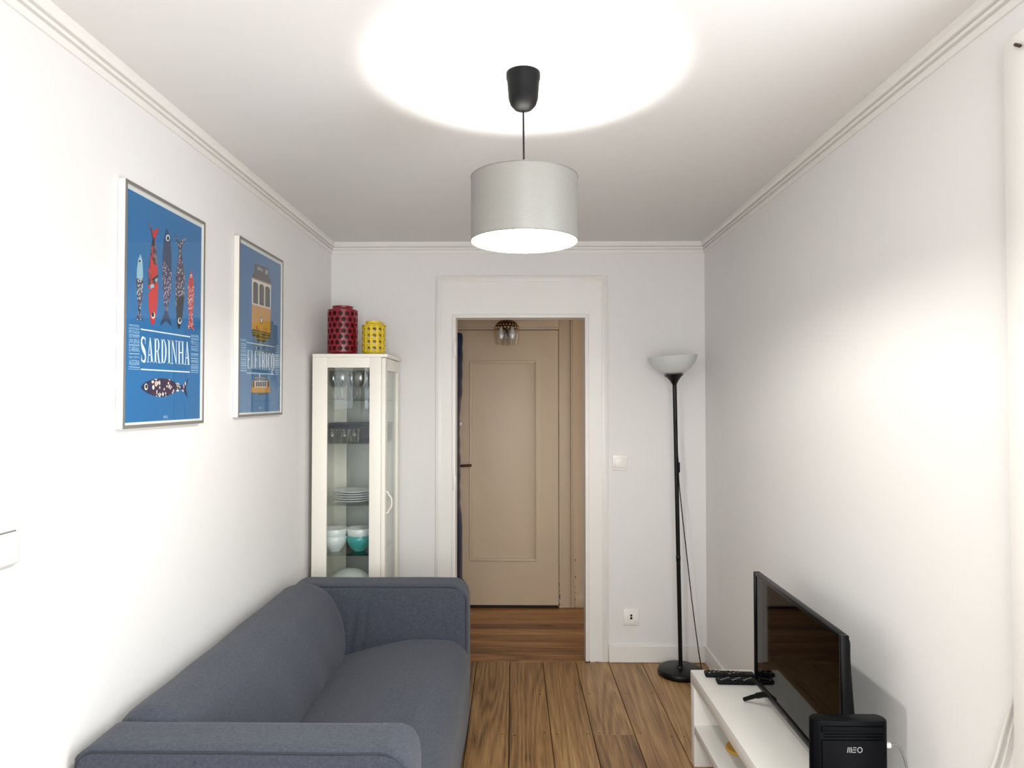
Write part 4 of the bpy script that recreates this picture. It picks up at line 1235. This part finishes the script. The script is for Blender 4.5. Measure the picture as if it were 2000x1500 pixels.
# local frame: x to the wall, -y to the camera
def lb(name, a, m=None): return box(name, *a, m or M['white'], bench, .0018, 2, True)
lb('top', (0, BD, -BL_, 0, BZ - .050, BZ))
for y in (-.050, -BL_):
    lb('side_panel', (.001, BD - .001, y, y + .050, .001, BZ - .0505))
mz = 0.172
lb('middle_shelf', (.001, BD - .001, -BL_ + .0505, -.0505, mz - .034, mz))
lb('back_rail', (BD - .018, BD - .002, -BL_ + .0505, -.0505, mz + .0005, BZ - .0505))
WMB = WM[bench]
# ---- ochre disc on the middle shelf
dc = pix(1425, 1462, Z=mz + .006)
v, f = lathe_data([(.0, .0), (.055, .0), (.058, .003), (.058, .008), (.055, .011), (0, .011)], (dc.x + .045, dc.y, mz + .0006), 32)
mark_obj(mesh('coaster', v, f, M['ochre'], None, True, auto=40), 'round ochre wooden mat on the middle shelf of the white bench', 'mat')

# ---- television
TX, TY0, TY1, TZ0, TZ1 = .897, 1.932, 2.648, .434, .858
tv = thing('television', (TX + .02, (TY0 + TY1) / 2, BZ), 'black flat television standing on the white bench', 'television')
bz_ = .013
boxes('frame', [(TX, TX + .024, TY0, TY0 + bz_, TZ0, TZ1), (TX, TX + .024, TY1 - bz_, TY1, TZ0, TZ1), (TX, TX + .024, TY0 + bz_, TY1 - bz_, TZ0, TZ0 + .020), (TX, TX + .024, TY0 + bz_, TY1 - bz_, TZ1 - bz_, TZ1)], M['tvblack'], tv, .0025)
box('screen', TX + .0055, TX + .020, TY0 + bz_ + .0002, TY1 - bz_ - .0002, TZ0 + .0202, TZ1 - bz_ - .0002, M['screen'], tv)
def back_post(p):
    k = max(0, (p.z - .62) / .2)
    if p.x > TX + .03: p = Vector((TX + .03 + (p.x - TX - .03) * max(.15, 1 - k), p.y, p.z))
    return p
v, f = soft_box(TX + .0205, TX + .046, TY0 + .010, TY1 - .010, TZ0 + .010, TZ1 - .016, .010, (10, 20, 20), back_post)
mesh('back_housing', v, f, M['blackmatte'], tv, True)
for yy, dy in ((2.535, .07), (2.045, -.07)):
    yb_ = yy + dy
    parts = []
    for xt in (TX - .052, TX + .105):
        parts.append(tube_data([(TX + .014, yy, TZ0 + .006), ((TX + .014 + xt) / 2 - .003, yy + dy * .5, TZ0 - .018), (xt, yb_, BZ + .0085)], [.011] * 4 + [.0105] * 4 + [.008] * 4 + [.0075] * 5, 8, 8))
    v, f = join(parts)
    mesh('stand_foot', v, f, M['blackp'], tv, True, auto=50)
TVt, TVf = text_mesh('LG')
ly = pix(1534, 1404, X=TX).y
zc = TZ0 + .0105
tvv = [(TX - .0004, ly + .018 - .036 * a * -1 - .018 * 2, zc - .004 + .008 * b) for a, b in TVt]
tvv = [(TX - .0004, ly + .012 - .024 * a, zc - .004 + .008 * b) for a, b in TVt]
mesh('logo', tvv, TVf, M['mark'], tv)

# ---- remote controls
def remote(px, py, length, wdt, rz, label, nrow):
    e = pix(px, py, Z=BZ + .012)
    t = thing('remote_control', (e.x, e.y, BZ), label, 'remote control', 'remote controls on the bench', rz)
    v, f = soft_box(0, length, -wdt / 2, wdt / 2, .0006, .018, .0075, (26, 10, 6))
    mesh('case', v, f, M['blackp'], t, True, True)
    parts, pw = [], []
    for i in range(nrow):
        for j in range(4):
            x = .014 + i * (length - .04) / nrow; y = -wdt / 2 + .009 + j * (wdt - .018) / 3
            d = (boxv(x, x + .0065, y - .0026, y + .0026, .0178, .0194), BOXF)
            (pw if (i * 3 + j) % 4 == 0 else parts).append(d)
    v, f = join(parts); mark_obj(mesh('buttons', v, f, M['blackmatte'], t, local=True), kind='stuff')
    v, f = join(pw); mark_obj(mesh('light_buttons', v, f, M['greyp'], t, local=True), kind='stuff')
    return t
remote(1376, 1314, .200, .044, math.radians(-5), 'plain black remote control lying at the far edge of the white bench', 8)
remote(1399, 1328, .185, .042, math.radians(-2), 'black remote control with pale buttons lying by the television foot', 13)

# ---- router
RY0 = 1.742
rx0, rx1 = pix(1589, 1450, Y=RY0).x, pix(1738, 1450, Y=RY0).x
rzt = pix(1660, 1409, Y=RY0).z
ro = thing('router', ((rx0 + rx1) / 2, RY0 + .025, BZ), 'upright black router box lettered MEO standing on the bench before the television', 'router')
RD = .042
def rounded_plan(x0, x1, y0, y1, r, n=6):
    P = []
    for (cx, cy_, a0) in ((x1 - r, y1 - r, 0), (x0 + r, y1 - r, 90), (x0 + r, y0 + r, 180), (x1 - r, y0 + r, 270)):
        for k in range(n + 1):
            a = math.radians(a0 + 90 * k / n)
            P.append((cx + r * math.cos(a), cy_ + r * math.sin(a)))
    return P
def prism(name, P, z0, z1, m, parent, chamfer=.004):
    V, Fc = [], []
    cx, cy_ = sum(p[0] for p in P) / len(P), sum(p[1] for p in P) / len(P)
    n = len(P)
    for z, s in ((z0, 0), (z1 - chamfer, 0), (z1 - chamfer * .3, chamfer * .35), (z1, chamfer)):
        for p in P:
            d = Vector((cx - p[0], cy_ - p[1], 0)); d = d.normalized() * s if d.length else d
            V.append((p[0] + d.x, p[1] + d.y, z))
    for i in range(3):
        for k in range(n):
            l = (k + 1) % n
            Fc.append((i * n + k, i * n + l, (i + 1) * n + l, (i + 1) * n + k))
    Fc.append(tuple(range(n - 1, -1, -1))); Fc.append(tuple(3 * n + k for k in range(n)))
    return mesh(name, V, Fc, m, parent, True, auto=30)
prism('case', rounded_plan(rx0, rx1, RY0, RY0 + RD, .018), BZ + .001, rzt, M['routerb'], ro)
box('front_panel', rx0 + .020, rx1 - .012, RY0 - .004, RY0 - .0002, BZ + .01, rzt - .046, M['routerf'], ro, .0015)
box('front_panel', rx0 + .020, rx1 - .012, RY0 - .004, RY0 - .0002, rzt - .026, rzt - .012, M['routerf'], ro, .0015)
for dz in (.031, .038):
    box('vent_slat', rx0 + .026, rx1 - .016, RY0 - .003, RY0 - .0002, rzt - dz - .0022, rzt - dz, M['routerb'], ro, .0006)
# MEO mark: three strokes, three bars, a ring
def front_poly(polys, m, parent, yy):
    parts = []
    for P in polys:
        parts.append(([pix(1570 + a / 8.696, 1380 + b / 8.696, Y=yy) for a, b in P], [tuple(range(len(P)))]))
    v, f = join(parts)
    return mesh('lettering', v, f, m, parent)
ym = RY0 - .0045
front_poly([[(735, 785), (752, 785), (762, 692), (746, 692)], rect(774, 692, 789, 785), [(800, 692), (814, 692), (820, 785), (806, 785)]], M['mark'], ro, ym)
front_poly([[(838, 692), (895, 692), (891, 706), (834, 706)], rect(830, 730, 890, 744), [(826, 770), (888, 770), (886, 784), (824, 784)]], M['mark'], ro, ym)
front_poly(arc(952, 738, 46, 50, 0, 360, 15, 15, 24), M['mark'], ro, ym)
# its grey cable
pa = Vector((rx1 + .0003, RY0 + .02, pix(1739, 1455, Y=RY0 + .02).z))
o = tube('router_cable', [pa, pix(1748, 1454, Y=RY0 + .02), pix(1757, 1460, Y=RY0 + .02), pix(1766, 1480, Y=RY0 + .02), pix(1772, 1504, Y=RY0 + .02), pix(1783, 1560, Y=RY0 + .02), Vector((1.035, RY0 + .02, .40)), Vector((1.038, RY0 + .02, .20)), Vector((1.040, RY0 + .03, .05)), Vector((1.040, RY0 + .06, .006))], .0032, M['cableg'], None, 8, 6)
mark_obj(o, 'grey cable curving out of the side of the black router', 'cable')
pl_ = thing('cable_plug', pa + Vector((.004, 0, -.006)), 'pale clear plug in the side of the black router', 'plug')
box('plug_body', pa.x + .0005, pa.x + .012, pa.y - .005, pa.y + .005, pa.z - .006, pa.z + .006, M['cablew'], pl_, .0015)
box('plug_boot', pa.x + .0122, pa.x + .018, pa.y - .004, pa.y + .004, pa.z - .0045, pa.z + .0045, M['cableg'], pl_, .001)

# ================================================================== HALLWAY THINGS
# ---- coat hanging at the left, seen edge-on through the doorway
CYc = 4.42
zt_, zb_ = pix(895, 646, Y=CYc).z, pix(895, 1140, Y=CYc).z
coat = thing('hanging_coat', (-.47, CYc, zb_), 'shiny navy quilted coat hanging in the hallway just inside the doorway', 'coat')
edge = [(646, 902), (655, 904), (700, 904), (740, 903.5), (775, 902.5), (790, 899.5), (830, 898), (870, 898.5), (900, 899.5), (940, 899), (985, 899.5), (1003, 902.5), (1030, 904), (1080, 904), (1140, 904)]
V, Fc = [], []
NA, NZ = 28, 90
for i in range(NZ + 1):
    t = i / NZ
    py = 646 + (1140 - 646) * t
    for (a, b) in zip(edge[:-1], edge[1:]):
        if a[0] <= py <= b[0] + 1e-6: ex = a[1] + (b[1] - a[1]) * (py - a[0]) / (b[0] - a[0]); break
    z = pix(895, py, Y=CYc).z
    xe = pix(ex, py, Y=CYc).x
    cx = -.475
    rxx = (xe - cx)
    ryy = .17 * min(1, .35 + 3 * t) * (1.0 if t < .7 else 1.05)
    quilt = .004 * abs(math.sin(t * 46)) if t < .70 else 0.0
    if i == 0: rxx *= .5; ryy *= .5
    for k in range(NA):
        a = 2 * math.pi * k / NA
        fold = 1 + .08 * math.sin(5 * a + 3 * t)
        V.append((cx + (rxx - (.004 - quilt)) * math.cos(a), CYc + ryy * fold * math.sin(a), z))
for i in range(NZ):
    for k in range(NA):
        l = (k + 1) % NA
        Fc.append((i * NA + k, (i + 1) * NA + k, (i + 1) * NA + l, i * NA + l))
Fc.append(tuple(range(NA))); Fc.append(tuple(NZ * NA + k for k in range(NA - 1, -1, -1)))
mesh('coat_body', V, Fc, M['navy'], coat, True, fix=True)
tube('hanger_loop', [(-.475, CYc, zt_ - .005), (-.475, CYc + .01, zt_ + .03), (-.475, CYc, zt_ + .05), (-.475, CYc - .01, zt_ + .03), (-.475, CYc, zt_ - .004)], .003, M['navy'], coat, 6, 4)
# room door standing open into the hallway, hidden behind the jamb; the coat hangs on it
dl = struct(box('door_2', -.600, -.562, 4.11, 4.86, .008, 1.99, M['trim'], None, .003))
tube('coat_hook', [(-.5615, CYc, zt_ + .06), (-.50, CYc, zt_ + .055), (-.470, CYc, zt_ + .045), (-.462, CYc, zt_ + .062)], .005, M['brown'], dl, 8, 5)
# white cord toggle by the coat
tg_ = pix(899.5, 828, Y=CYc - .02)
o = lathe('toggle', [(.0, 0), (.006, .001), (.0085, .006), (.0085, .014), (.006, .019), (0, .020)], (tg_.x, tg_.y, tg_.z - .010), M['cablew'], coat, 16)
# ---- black bag on the hallway floor
zbag = pix(905, 1124, Y=4.20).z
bag = thing('black_bag', (-.40, 4.18, 0), 'soft black bag standing on the hallway floor below the navy coat', 'bag')
def bag_post(p):
    k = p.z / zbag
    return wob(Vector((-.44 + (p.x + .44) * (1.0 - .12 * k), p.y, p.z)), .010, 7, 2)
v, f = soft_box(-.545, -.315, 4.105, 4.225, .012, zbag, .05, (14, 14, 16), bag_post)
mesh('bag_body', v, f, M['blackmatte'], bag, True)
for s in (-.04, .04):
    tube('strap', [(-.50, 4.165 + s * .8, zbag - .02), (-.49, 4.165 + s * .8, zbag + .02), (-.46, 4.165 + s * .8, zbag + .03), (-.43, 4.165 + s * .8, zbag + .02), (-.42, 4.165 + s * .8, zbag - .02)], .006, M['blackmatte'], bag, 6, 4)
# ---- hallway ceiling lamp, unlit
HLY = 4.52
hlx = pix(990, 640, Y=HLY).x
zcol = pix(990, 640, Y=HLY).z
hl = thing('hall_lamp', (hlx, HLY, zcol - .12), 'unlit brass ceiling lamp with clear glass shades hanging in the hallway', 'lamp')
lathe('canopy', [(0, -.0005), (.05, -.0005), (.05, -.012), (.02, -.03), (.006, -.034), (0, -.034)], (hlx, HLY, ZC), M['brass'], hl, 28)
tube('stem', [(hlx, HLY, ZC - .03), (hlx, HLY, zcol + .03)], .006, M['brass'], hl, 10, 2, False)
lathe('collar', [(0, .052), (.030, .050), (.055, .040), (.072, .022), (.082, .0), (.078, -.002), (.066, .018), (.04, .034), (0, .040)], (hlx, HLY, zcol), M['brown'], hl, 40)
parts = []
for k in range(22):
    a = 2 * math.pi * k / 22
    for rr, zz, q in ((.082, -.003, .0075), (.072, .014, .007), (.056, .032, .006)):
        aa = a + (.14 if rr == .072 else 0)
        v, f = lathe_data([(0.0002, -q), (q * .7, -q * .7), (q, 0), (q * .7, q * .7), (.0002, q)], (hlx + rr * math.cos(aa), HLY + rr * math.sin(aa), zcol + zz), 8)
        parts.append((v, f))
v, f = join(parts)
mark_obj(mesh('beading', v, f, M['brass'], hl, True), kind='stuff')
for (dx, dy) in ((.035, -.03), (-.038, -.02), (.0, .042)):
    sh_ = lathe('glass_shade', [(.020, .012), (.036, .002), (.047, -.020), (.050, -.050), (.046, -.085), (.036, -.116), (.0345, -.116), (.0445, -.085), (.0485, -.050), (.0455, -.021), (.035, .0), (.020, .010)], (hlx + dx, HLY + dy, zcol), M['clear'], hl, 32)
    lathe('bulb', [(.0005, -.075), (.012, -.070), (.019, -.055), (.019, -.042), (.012, -.022), (.010, .012), (.0005, .012)], (hlx + dx, HLY + dy, zcol), M['bowlglass'], sh_, 20)
